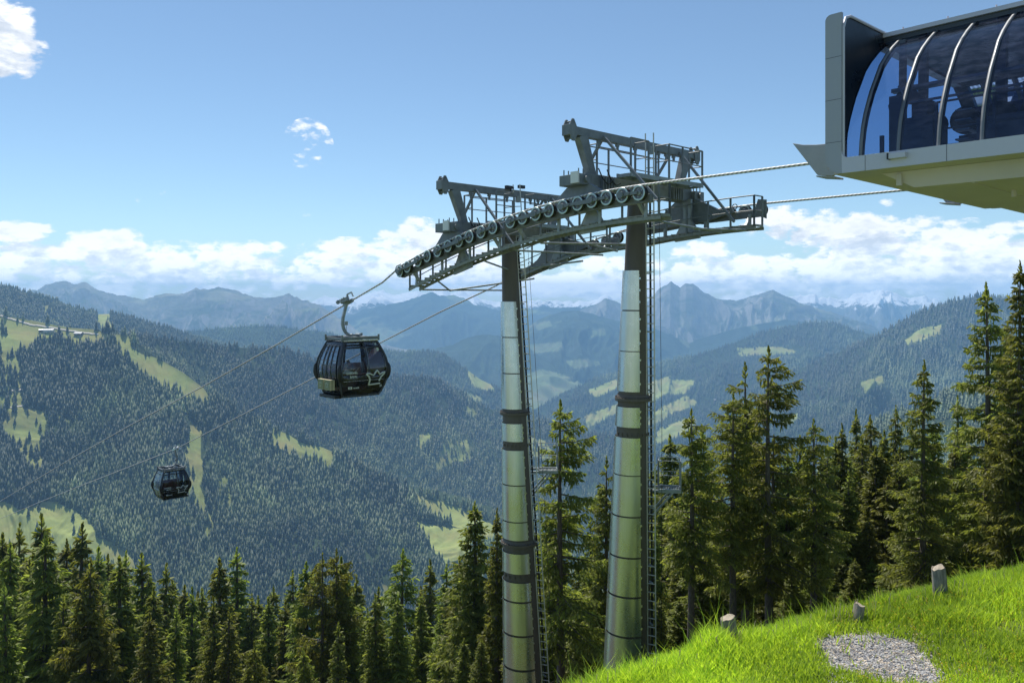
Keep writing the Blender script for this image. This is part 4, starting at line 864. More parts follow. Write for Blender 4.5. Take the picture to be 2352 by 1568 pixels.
    for sg in (1, -1):
        mb = MB(); n = len(out_p); v = []
        for s in (s0, -8.70): v += [(sg*t, s, z) for t, z in out_p]; v += [(sg*t, s, z) for t, z in in_p]
        f0 = [(i, i+1, n+i+1, n+i) for i in range(n-1)]
        mb.add(v, f0, 0); mb.add(v, [tuple(2*n+j for j in q) for q in f0], 1); mb.add(v, [(i, i+1, 2*n+i+1, 2*n+i) for i in range(5, n-1)], 1); mb.add(v, [(n+i, n+i+1, 3*n+i+1, 3*n+i) for i in range(n-1)], 0)
        part(mb, 'end_hood', [M['hood_in'], M['alu_white']])
        mb = MB(); mb.tube([(sg*t*1.004, s0-0.015, z+0.015) for t, z in out_p], 0.03, n=8); part(mb, 'hood_edge', M['alu_white'])
    mb = MB(); mb.box(-2.5, 2.5, -8.70, s0, 5.60, 5.80); part(mb, 'hood_lintel', M['alu_white'])
    # floor, soffit and keel
    mb = MB(); mb.box(-4.70, 4.70, s1, s0+0.2, 2.505, 2.66); part(mb, 'floor_slab', M['soffit'])
    mb = MB(); hz = [(-3.9, 2.20), (3.9, 2.20)]
    v = [(-4.15, -9.55, 2.5), (4.15, -9.55, 2.5), (4.15, s1, 2.5), (-4.15, s1, 2.5), (-4.05, -10.15, 2.17), (4.05, -10.15, 2.17), (4.05, s1, 2.17), (-4.05, s1, 2.17)]
    mb.add(v, [(4,5,6,7),(0,1,5,4),(1,2,6,5),(2,3,7,6),(3,0,4,7)]); 
    for s in (-11.2, -12.6, -14.0, -15.4): mb.box(-4.0, 4.0, s-0.02, s+0.02, 2.155, 2.175)
    mb.box(-4.17, -4.10, -9.95, -9.85, 2.22, 2.46); kl = part(mb, 'keel', M['soffit'])
    mb = MB(); mb.cyl((-2.2, -11.4, 2.02), (-2.2, -11.4, 2.17), 0.05, n=10); mb.box(-1.2, -0.8, -12.6, -12.2, 2.05, 2.16); mb.box(-2.6, 2.6, -15.2, -14.2, 1.7, 2.15); mb.build('service_fitting', M['soffit'], kl)
    mb = MB(); mb.cyl((0, -16.5, 2.2), (0, -16.5, root.location.z), 0.7, 0.8, n=24); part(mb, 'support_column', M['alu_white'])
    # entry guides around each rope
    for sg in (-1, 1):
        for t in (3.9,):
            mb = MB(); pl = [(-7.50, 3.44), (-7.75, 3.37), (-8.05, 3.33), (-8.40, 3.31), (-8.72, 3.31), (-8.72, 2.72), (-8.42, 2.60), (-8.08, 2.66)]
            mb.prism(pl, 0, sg*t-0.035, sg*t+0.035)
            a, b = (sg*t, sg*(t-0.45)); lo_, hi_ = min(a, b), max(a, b)
            mb.hexa([(lo_, -8.05, 2.62), (hi_, -8.05, 2.62), (hi_, -8.45, 2.56), (lo_, -8.45, 2.56), (lo_, -8.02, 2.66), (hi_, -8.02, 2.66), (hi_, -8.45, 2.60), (lo_, -8.45, 2.60)])
            part(mb, 'entry_guide', M['fin'], bevel=0.01)
    # machinery seen through the glass
    mb = MB()
    for sg in (-1, 1):
        mb.box(sg*3.2-0.09, sg*3.2+0.09, s1+1, -9.4, 4.32, 4.40); mb.box(sg*3.75-0.04, sg*3.75+0.04, s1+1, -9.8, 4.22, 4.28)
        mb.box(sg*3.75-0.03, sg*3.75+0.03, s1+1, -9.8, 3.92, 3.96)
    part(mb, 'guide_rail', M['paint_lit'])
    mb = MB()
    for sg in (-1, 1):
        mb.box(sg*3.0-0.12, sg*3.0+0.12, s1+1, -10.6, 3.45, 3.78); mb.box(sg*2.2-0.1, sg*2.2+0.1, s1+1, -10.4, 3.2, 3.4)
    mb.box(-2.0, 2.0, -22.0, -13.2, 3.3, 3.7); part(mb, 'drive_beam', M['machine_blue'])
    mb = MB()
    for sg in (-1, 1):
        for i in range(14):
            s = -10.2-0.62*i; mb.cyl((sg*3.2-0.10, s, 3.52), (sg*3.2+0.10, s, 3.52), 0.27, n=18)
    part(mb, 'conveyor_tyres', M['rubber'])
    mb = MB()
    for sg in (-1, 1):
        for s in (-9.8, -11.3, -12.8, -14.3, -15.8): mb.beam((sg*2.7, s, 2.66), (sg*2.55, s, 5.6), 0.16, 0.16); mb.beam((sg*2.6, s, 4.5), (sg*3.3, s, 4.36), 0.1, 0.1); mb.beam((sg*2.7, s, 3.3), (sg*1.5, s-0.9, 2.7), 0.1, 0.1)
        mb.box(sg*3.5-0.4, sg*3.5+0.4, -10.45, -9.9, 2.66, 3.6); mb.box(sg*3.35-0.3, sg*3.35+0.3, -10.25, -9.95, 3.6, 4.0)
        mb.beam((sg*3.5, -10.0, 3.95), (sg*3.3, -9.7, 4.4), 0.35, 0.05)
        mb.box(sg*3.9-0.25, sg*3.9+0.25, -12.3, -11.3, 2.66, 3.35); mb.box(sg*3.6-0.35, sg*3.6+0.35, -14.4, -13.4, 2.66, 3.5)
        railing(mb, [(sg*4.15, s, 2.66) for s in (-10.6, -11.6, -12.6, -13.6, -14.6, -15.6)], 1.1)
    for q in range(7): mb.beam((-4.0+q*0.35, -9.5-0.08*q, 2.66), (-4.0+q*0.35, -9.5-0.08*q, 3.3+0.35*(q % 3)), 0.07, 0.07)
    mb.box(-3.2, -2.3, -9.9, -9.5, 2.66, 3.7); mb.box(-3.9, -3.75, -9.9, -9.6, 2.66, 4.1); mb.beam((-3.8, -9.6, 3.9), (-2.6, -9.5, 4.6), 0.10, 0.10); mb.beam((-3.0, -9.5, 2.66), (-2.9, -9.5, 5.5), 0.12, 0.12)
    mb.box(-2.4, 2.4, -12.2, -11.6, 2.66, 4.3); mb.box(-1.6, 2.0, -15.5, -13.0, 3.7, 5.0)
    part(mb, 'machinery_frame', M['machine'])
    mb = MB()
    for i in range(6): mb.box(-3.6, -3.0, -10.95-0.02*i, -10.75, 2.7+0.19*i, 2.73+0.19*i)
    mb.box(-3.85, -3.60, -12.85, -12.65, 3.2, 4.25); part(mb, 'inner_steps', M['galv'])
build_station()

# ------------------------------------------------------------------ cabins
def crown_strokes():
    # outline in a unit square (x to the right, y up); the base line is open at the right
    return [[(0.86,0.04),(0.55,0.02),(0.20,0.00),(0.24,0.20),(0.24,0.38),(0.16,0.58),(0.02,0.74),(0.05,0.80),(0.18,0.78),(0.40,0.64),(0.48,0.84),(0.56,0.97),(0.64,0.85),(0.72,0.68),(0.88,0.80),(0.98,0.82),(0.95,0.72),(0.83,0.50),(0.77,0.22)]]
LV = [(0.00,0.86,0.66),(0.10,0.93,0.72),(0.35,1.03,0.82),(0.62,1.10,0.89),(0.86,1.155,0.945),(1.02,1.165,0.955),(1.22,1.15,0.94),(1.50,1.09,0.885),(1.75,1.005,0.81),(1.93,0.925,0.745),(2.00,0.895,0.72),(2.14,0.83,0.665),(2.22,0.79,0.63)]
def wl(z): a = [l[0] for l in LV]; return float(np.interp(z, a, [l[1] for l in LV])), float(np.interp(z, a, [l[2] for l in LV]))
def cabin_shell(mirror):
    """loft of rounded rectangles; returns frame, glass and door builders. local x across (n), y along the line, z from the cabin floor"""
    zs = [l[0] for l in LV]; fr = MB(); gl = MB(); dr = MB()
    colsA = [0, 0.03, 0.055, 0.30, 0.54, 0.595, 0.78, 0.945, 0.97, 1]      # end faces (x runs)
    colsB = [0, 0.07, 0.13, 0.31, 0.35, 0.485, 0.515, 0.65, 0.69, 0.87, 0.93, 1]  # side faces (y runs)
    def ringpt(side, f, z, off=0.0):
        w, l = wl(z); w += off; l += off; e = f*2-1; bul = 0.055*(1-e*e)
        if side == 0: return Vector((-w+2*w*f, -l-bul+0.055*0, z))
        if side == 1: return Vector((w+bul, -l+2*l*f, z))
        if side == 2: return Vector((w-2*w*f, l+bul, z))
        return Vector((-w-bul, l-2*l*f, z))
    door_side = 1 if mirror else 3
    for side in range(4):
        cols = colsA if side in (0, 2) else colsB
        if side == 2: cols = [1-c for c in cols][::-1]
        for i in range(len(cols)-1):
            for j in range(len(zs)-1):
                c = (cols[i]+cols[i+1])/2; z = (zs[j]+zs[j+1])/2
                q = [ringpt(side, cols[i], zs[j]), ringpt(side, cols[i+1], zs[j]), ringpt(side, cols[i+1], zs[j+1]), ringpt(side, cols[i], zs[j+1])]
                glass = False
                if side in (0, 2):
                    cc = c if side == 0 else 1-c
                    if 0.055 < cc < 0.945 and not (0.54 < cc < 0.595) and (0.86 < z < 1.93 or 2.0 < z < 2.14): glass = True
                elif side == door_side:
                    if 0.13 < c < 0.87 and 0.62 < z < 2.0 and not (0.485 < c < 0.515) : glass = True
                    if 0.31 < c < 0.35 or 0.65 < c < 0.69: glass = False
                else:
                    if 0.13 < c < 0.87 and (0.86 < z < 1.93 or 2.0 < z < 2.14): glass = True
                (gl if glass else fr).add(q, [(0, 1, 2, 3)], 0, True)
    # floor and roof
    w, l = wl(0); fr.add([(-w,-l,0),(w,-l,0),(w,l,0),(-w,l,0)], [(3,2,1,0)]); w, l = wl(2.22); fr.add([(-w,-l,2.22),(w,-l,2.22),(w,l,2.22),(-w,l,2.22)], [(0,1,2,3)])
    return fr, gl, ringpt, door_side
def text_obj(name, body, size, mat, parent, loc, rot, extr=0.004):
    cu = bpy.data.curves.new(name, 'FONT'); cu.body = body; cu.size = size; cu.extrude = extr; cu.align_x = 'CENTER'; cu.align_y = 'CENTER'; cu.offset = size*0.02
    o = bpy.data.objects.new(name, cu); C.objects.link(o); dg = bpy.context.evaluated_depsgraph_get(); me = bpy.data.meshes.new_from_object(o.evaluated_get(dg)); bpy.data.objects.remove(o)
    me.materials.clear(); me.materials.append(mat); o = bpy.data.objects.new(name, me); C.objects.link(o); o.parent = parent; o.location = loc; o.rotation_euler = rot
    return o
def build_cabin(s, z, t, mirror, label, boxes):
    m = 1 if mirror else -1                                     # outward side of the line
    root = empty('gondola_cabin', lw(t, s, z), RZ); tag(root, label, 'gondola cabin', 'black cable car cabins on the ropes')
    ZF = -3.78; CX = 0.22*m*-1                                   # cabin floor below the rope
    base = Vector((CX, 0, ZF))
    def part(mb, name, mats, parent=root, at=None, bevel=0.0):
        o = mb.build(name, mats, parent, bevel)
        if at is not None: o.location = at
        if name in ('body', 'window'):
            bm = bmesh.new(); bm.from_mesh(o.data); bmesh.ops.remove_doubles(bm, verts=bm.verts, dist=0.002); bmesh.ops.recalc_face_normals(bm, faces=bm.faces); cen = Vector((0, 0, 1.1))
            if sum((f.calc_center_median()-cen).dot(f.normal) for f in bm.faces) < 0: bmesh.ops.reverse_faces(bm, faces=bm.faces)
            bm.to_mesh(o.data); bm.free()
        return o
    fr, gl, rp, ds = cabin_shell(mirror)
    body = part(fr, 'body', M['gloss'], at=base); sm = body.modifiers.new('thick', 'SOLIDIFY'); sm.thickness = 0.045; sm.offset = -1
    gls = part(gl, 'window', M['cab_glass'], parent=body); gls.location = (0, 0, 0)
    # belt bumpers on the four corners, floor rail and grooves
    mb = MB()
    for sx in (-1, 1):
        for sy in (-1, 1):
            pts = []
            for zz in np.linspace(0.62, 1.28, 8):
                w, l = wl(zz); pts.append((sx*(w+0.005), sy*(l+0.005), zz))
            mb.tube(pts, [0.05, 0.085, 0.10, 0.105, 0.105, 0.10, 0.085, 0.05], n=10)
    part(mb, 'corner_bumper', M['matt_black'], parent=body)
    mb = MB(); w, l = wl(0)
    mb.box(-w-0.02, w+0.02, -l-0.06, l+0.06, -0.06, 0.03)
    for sx in (-1, 1):
        for sy in (-1, 1):
            pts = [(sx*(wl(zz)[0]), sy*(wl(zz)[1]), zz) for zz in (0, 0.1, 0.35, 0.62)]; mb.tube(pts, 0.045, n=8)
            pts = [(sx*(wl(zz)[0]), sy*(wl(zz)[1]), zz) for zz in (1.28, 1.5, 1.75, 1.93, 2.0, 2.14, 2.22)]; mb.tube(pts, 0.038, n=8)
    part(mb, 'corner_frame', M['door_grey'], parent=body)
    mb = MB()
    for i in range(4):
        for q in (0.86, 1.93):
            pass
    for zz in (0.62,):
        for side in (0, 2): mb.tube([rp(side, f, zz, 0.008) for f in np.linspace(0.06, 0.94, 12)], 0.010, n=6)
    part(mb, 'trim_line', M['chrome'], parent=body)
    # sliding doors on the outer side
    mb = MB(); d3 = ds
    for f in (0.13, 0.33, 0.485, 0.515, 0.67, 0.87): mb.tube([rp(d3, f, zz, 0.012) for zz in np.linspace(0.12, 2.06, 14)], 0.016, n=6)
    for zz in (0.12, 0.80, 1.05, 1.45, 1.80, 2.06): mb.tube([rp(d3, f, zz, 0.012) for f in np.linspace(0.13, 0.87, 10)], 0.013, n=6)
    part(mb, 'door', M['door_grey'], parent=body)
    mb = MB(); x0 = m*(wl(0)[0]+0.02); mb.box(min(x0, x0+m*0.30), max(x0, x0+m*0.30), -0.62, 0.62, -0.08, 0.05); part(mb, 'step', M['matt_black'], parent=body, bevel=0.02)
    if boxes:
        for yy in (-0.40, 0.12):
            mb = MB(); xb = m*1.19; mb.box(min(xb, xb+m*0.22), max(xb, xb+m*0.22), yy-0.24, yy+0.22, 0.28, 0.70, 1); xo = m*1.41
            mb.box(min(xo, xo+m*0.012), max(xo, xo+m*0.012), yy-0.23, yy+0.21, 0.29, 0.69, 0)
            mb.box(min(xb, xb+m*0.22)+0.08, min(xb, xb+m*0.22)+0.10, yy-0.247, yy-0.238, 0.28, 0.70, 2)
            hb = part(mb, 'ski_holder', [M['box_olive'], M['box_tan'], M['matt_black']], parent=body, bevel=0.006)
            mb = MB()
            for st in crown_strokes(): mb.tube([(m*1.425, yy+0.10*(-1 if m < 0 else 1)*(-1)*(x*2-1), 0.40+0.2*y) for x, y in st], 0.008, n=5)
            hb2 = part(mb, 'crown_emblem', M['logo'], parent=body)
    # crown emblem, name and stickers on both end faces
    for side in (0, 2):
        fx = (lambda q: q)
        mb = MB()
        for st in crown_strokes():
            pts = [rp(side, 0.515+0.40*x, 0.42+0.60*y, 0.02) for x, y in st]
            mb.tube(pts, [0.034]*len(pts), n=6)
        part(mb, 'crown_logo', M['logo'], parent=body)
        sgn = -1 if side == 0 else 1; rot = (R(90), 0, 0) if side == 0 else (R(90), 0, R(180))
        def at(f, zz, off=0.02): return rp(side, f, zz, off)
        p = at(0.235, 0.95, 0.03); text_obj('name_lettering', 'GABÜHEL', 0.125, M['logo'], body, p, rot)
        p = at(0.265, 0.80, 0.03); text_obj('name_lettering', 'BAHN', 0.125, M['logo'], body, p, rot)
        mb = MB(); p = at(0.20, 0.34, 0.02); mb.box(p.x-0.09, p.x+0.09, p.y-0.008, p.y+0.008, p.z-0.05, p.z+0.05); part(mb, 'sticker', M['logo'], parent=body)
        p = at(0.33, 0.34, 0.035); text_obj('sticker_lettering', 'amadé', 0.10, M['logo'], body, p, rot)
        p = at(0.90, 0.34, 0.03); text_obj('cabin_number', '21' if not mirror else '47', 0.12, M['logo'], body, p, rot)
        p = at(0.22, 0.34, 0.045) if side == 0 else at(0.22, 0.34, 0.045)
        text_obj('sticker_lettering', 'Ski', 0.06, M['matt_black'], body, at(0.20, 0.34, 0.032), rot)
    # seats
    mb = MB()
    for sy in (-1, 1):
        mb.box(-0.95, 0.95, min(sy*0.42, sy*0.80), max(sy*0.42, sy*0.80), 0.42, 0.50); mb.beam((0, sy*0.83, 0.55), (0, sy*0.88, 1.20 if sy > 0 else 0.92), 1.9, 0.06, up=(0,1,0))
        for q in (-0.48, 0.0, 0.48): mb.box(q-0.012, q+0.012, min(sy*0.76, sy*0.79), max(sy*0.76, sy*0.79), 0.52, 1.18 if sy > 0 else 0.90, 1)
    part(mb, 'bench', [M['seat'], M['matt_black']], parent=body)
    mb = MB(); mb.box(-0.85, 0.85, -0.66, 0.66, 0.031, 0.05); part(mb, 'inner_floor', M['matt_black'], parent=body)
    # roof rails
    mb = MB(); zt = 2.24; w, l = 0.82, 0.66
    for sy in (-1, 1):
        mb.beam((-w-0.06, sy*l, zt+0.10), (w+0.06, sy*l, zt+0.10), 0.06, 0.13); mb.beam((-w, sy*(l+0.02), zt+0.0), (w, sy*(l+0.02), zt+0.0), 0.05, 0.05, mi=1)
        for sx in (-1, 1): mb.cyl((sx*(w+0.05), sy*l, zt-0.02), (sx*(w+0.05), sy*l, zt+0.24), 0.045, n=8)
    for sx in (-1, 1): mb.beam((sx*w, -l, zt+0.08), (sx*w, l, zt+0.08), 0.06, 0.10); mb.beam((sx*0.3, -l, zt+0.12), (sx*0.3, l, zt+0.12), 0.08, 0.08)
    part(mb, 'roof_frame', [M['paint'], M['chrome']], at=base, bevel=0.008)
    # hanger: from the grip outward, down and back to the middle
    mb = MB(); hz = ZF+2.24
    arm = [(0.02*m, 0, -0.02), (0.12*m, 0, -0.28), (0.17*m, 0, -0.55), (0.20*m, 0, -0.80), (0.17*m, 0, -1.02), (0.06*m, 0, -1.22), (CX+0.28*m, 0, -1.34), (CX+0.15*m, 0, -1.37)]
    arm = [(0.03*m, 0, 0.02), (0.13*m, 0, -0.30), (0.22*m, 0, -0.62), (0.24*m, 0, -0.86), (0.19*m, 0, -1.06), (0.08*m, 0, -1.24), (-0.08*m, 0, -1.34), (-0.25*m, 0, -1.36), (-0.62*m, 0, -1.35)]
    P_ = [Vector(a) for a in arm]
    for a, b in zip(P_[:-1], P_[1:]): mb.beam(a-(b-a)*0.06, b+(b-a)*0.06, 0.11, 0.10, up=(0,1,0))
    for xx in (-0.14*m, -0.50*m):
        for sy in (-0.12, 0.12): mb.cyl((xx, sy, -1.40), (xx, sy, hz+0.08), 0.035, n=8)
        mb.cyl((xx, -0.16, -1.33), (xx, 0.16, -1.33), 0.055, n=10); mb.beam((xx, -0.66, hz+0.12), (xx, 0.66, hz+0.12), 0.07, 0.07)
    mb.cyl((0.10*m, -0.07, -0.95), (0.10*m, -0.07, -1.25), 0.012, n=6); mb.box(min(0.04*m, 0.16*m), max(0.04*m, 0.16*m), -0.10, -0.02, -0.92, -0.76)
    part(mb, 'hanger_arm', M['paint_lit'], bevel=0.01)
    # grip following the rope slope
    g1 = rope_z(FA if t < 0 else FB, s-0.6); g2 = rope_z(FA if t < 0 else FB, s+0.6); sl = (g2-g1)/1.2; dv = Vector((0, 1, sl)).normalized(); up = Vector((0, -sl, 1)).normalized(); ox = Vector((1, 0, 0))
    mb = MB(); c = Vector((0, 0, 0))
    mb.beam(c-dv*0.42, c+dv*0.30, 0.10, 0.13, up=up); mb.beam(c+ox*0.16*m-dv*0.30+up*0.08, c+ox*0.16*m+dv*0.16+up*0.08, 0.14, 0.14, up=up)
    for q in (-0.20, -0.05, 0.10): mb.cyl(c+ox*(0.30*m)+dv*q+up*0.16, c+ox*(0.02*m)+dv*q+up*0.12, 0.035, n=8)
    for i in range(6): mb.cyl(c+ox*(0.12*m)-dv*(0.28-i*0.07)+up*0.17, c+ox*(0.12*m)-dv*(0.25-i*0.07)+up*0.17, 0.055, n=8)
    mb.beam(c+ox*0.05*m, c+ox*0.45*m+up*0.04, 0.06, 0.06); mb.cyl(c+ox*0.45*m+up*0.04-dv*0.03, c+ox*0.45*m+up*0.04+dv*0.03, 0.085, n=12)
    mb.beam(c+ox*0.02*m-dv*0.1+up*0.1, c+ox*0.06*m-dv*0.16+up*0.32, 0.06, 0.06); mb.beam(c+ox*0.06*m-dv*0.16+up*0.32, c-dv*0.42+up*0.34, 0.04, 0.05); mb.beam(c-dv*0.42+up*0.34, c-dv*0.5+up*0.14, 0.04, 0.05)
    part(mb, 'rope_grip', M['chrome'] if t > 0 else M['paint_lit'])
    return root, base
sA = rope_at(347.5, 299, -G)[0]; cabA, baseA = build_cabin(sA, rope_z(FA, sA), -G, False, 'nearer and larger black gondola cabin with passengers and ski holders', True)
sB = rope_at(174, 449, G)[0]; cabB, baseB = build_cabin(sB, rope_z(FB, sB), G, True, 'smaller far black gondola cabin hanging low over the forest', False)

# ------------------------------------------------------------------ passengers
def person(name, label, origin, rot, shirt, hair, arm='lap', scale=0.95):
    """a seated adult, one skinned body; origin at the hip point on the bench, facing local +Y"""
    root = empty(name, origin, rot); tag(root, label, 'person')
    J = [(0,0,0.10),(0,-0.02,0.28),(0,-0.03,0.46),(0,-0.01,0.56),(0,0.01,0.63)]; RR = [(0.15,0.115),(0.135,0.10),(0.155,0.10),(0.06,0.06),(0.055,0.055)]
    E = [(0,1),(1,2),(2,3),(3,4)]
    def chain(st, pts):
        last = st
        for p, r in pts: J.append(p); RR.append((r, r)); E.append((last, len(J)-1)); last = len(J)-1
        return last
    for sx in (-1, 1):
        chain(0, [((sx*0.10,0.05,0.09),0.085),((sx*0.13,0.28,0.10),0.075),((sx*0.13,0.46,0.09),0.06),((sx*0.13,0.47,-0.15),0.052),((sx*0.13,0.46,-0.36),0.038),((sx*0.13,0.50,-0.40),0.035),((sx*0.13,0.62,-0.41),0.028)])
        if arm == 'out' and sx == 1: a = chain(2, [((sx*0.19,-0.02,0.47),0.058),((sx*0.40,0.06,0.40),0.043),((sx*0.60,0.10,0.55),0.032),((sx*0.66,0.11,0.60),0.026)])
        else: a = chain(2, [((sx*0.19,-0.02,0.47),0.058),((sx*0.24,0.05,0.24),0.045),((sx*0.15,0.26,0.19),0.032),((sx*0.12,0.32,0.18),0.027)])
        hp = Vector(J[a]); dr = (hp-Vector(J[a-1])).normalized(); sd_ = dr.cross(Vector((0,0,1))).normalized()
        for fi in range(4):
            o_ = sd_*(fi-1.5)*0.02; ln = (0.055, 0.065, 0.062, 0.048)[fi]
            chain(a, [(tuple(hp+dr*0.05+o_), 0.010), (tuple(hp+dr*(0.05+ln)+o_-Vector((0,0,0.02))), 0.008)])
        chain(a, [(tuple(hp+dr*0.02+sd_*0.04*sx), 0.011), (tuple(hp+dr*0.05+sd_*0.055*sx-Vector((0,0,0.01))), 0.009)])
    me = bpy.data.meshes.new('body'); me.from_pydata([Vector(j)*scale for j in J], E, []); o = bpy.data.objects.new('body', me); C.objects.link(o); o.parent = root
    sk_ = o.modifiers.new('skin', 'SKIN')
    for i, v in enumerate(me.skin_vertices[0].data): v.radius = (RR[i][0]*scale, RR[i][1]*scale); v.use_root = (i == 0)
    o.modifiers.new('sub', 'SUBSURF').levels = 1; o.modifiers['sub'].render_levels = 1; sk_.use_smooth_shade = True
    dg = bpy.context.evaluated_depsgraph_get(); me2 = bpy.data.meshes.new_from_object(o.evaluated_get(dg)); o.modifiers.clear()
    bm = bmesh.new(); bm.from_mesh(me2)
    r = bmesh.ops.create_uvsphere(bm, u_segments=20, v_segments=16, radius=0.1)
    for v in r['verts']:
        p = v.co; p.x *= 0.78*scale; p.z *= 1.18*scale; p.y *= 0.98*scale
        if p.z < -0.03: p.x *= 1+(p.z+0.03)*3.2; p.y = p.y*0.92+0.006
        if p.y > 0.07 and abs(p.x) < 0.02 and -0.03 < p.z < 0.02: p.y += 0.022
        v.co = p+Vector((0, 0.035, 0.75))*scale
    for sx in (-1, 1):
        r2 = bmesh.ops.create_uvsphere(bm, u_segments=8, v_segments=6, radius=0.028*scale)
        for v in r2['verts']: v.co = Vector((v.co.x*0.35, v.co.y*0.7, v.co.z))+Vector((sx*0.080, 0.03, 0.745))*scale
    me3 = bpy.data.meshes.new('body')
    for f in bm.faces:
        c = f.calc_center_median()/scale; f.smooth = True
        f.material_index = 0 if (c.z > 0.57 or (abs(c.x) > 0.27) or (c.y > 0.17 and c.z > 0.155)) else (1 if c.z > 0.165 else 2)
    bm.to_mesh(me3); bm.free()
    for m_ in (M['skin'], shirt, M['dark_cloth']): me3.materials.append(m_)
    o.data = me3
    mb = MB(); prof = []
    hm = bmesh.new(); r = bmesh.ops.create_uvsphere(hm, u_segments=20, v_segments=14, radius=0.108*scale)
    for v in list(hm.verts):
        v.co.x *= 0.82; v.co.z *= 1.14
        if v.co.z < -0.055*scale or (v.co.y > 0.055*scale and v.co.z < 0.05*scale): hm.verts.remove(v)
    for v in hm.verts: v.co += Vector((0, 0.026, 0.762))*scale
    mh = bpy.data.meshes.new('hair'); hm.to_mesh(mh); hm.free(); mh.materials.append(hair); ho = bpy.data.objects.new('hair', mh); C.objects.link(ho); ho.parent = root
    ho.modifiers.new('t', 'SOLIDIFY').thickness = 0.012
    mb = MB()
    for sx in (-1, 1): mb.cyl(Vector((sx*0.032, 0.122, 0.765))*scale, Vector((sx*0.032, 0.134, 0.765))*scale, 0.011*scale, n=8)
    mb.build('eyes', M['eye'], root)
    mb = MB(); mb.beam(Vector((-0.025, 0.118, 0.70))*scale, Vector((0.025, 0.118, 0.70))*scale, 0.012, 0.012); mb.build('mouth', M['lips'], root)
    return root
def seat_at(root_t, s, z, base, x, y, zz): return lw(root_t+base.x+x, s+base.y+y, z+base.z+zz)
zA = rope_z(FA, sA)
person('person', 'grey-haired passenger in a white top with one arm stretched along the bench', seat_at(-G, sA, zA, baseA, -0.60, -0.52, 0.50), RZ, M['shirt'], M['hair_grey'], 'out')
person('person', 'dark-clothed passenger in the middle of the nearer cabin', seat_at(-G, sA, zA, baseA, 0.12, 0.52, 0.50), RZ+math.pi, M['dark_cloth'], M['hair_brown'])
person('person', 'pink-clothed passenger beside the cabin door, partly hidden by the corner post', seat_at(-G, sA, zA, baseA, -0.72, 0.52, 0.50), RZ+math.pi, M['pink_cloth'], M['hair_grey'])

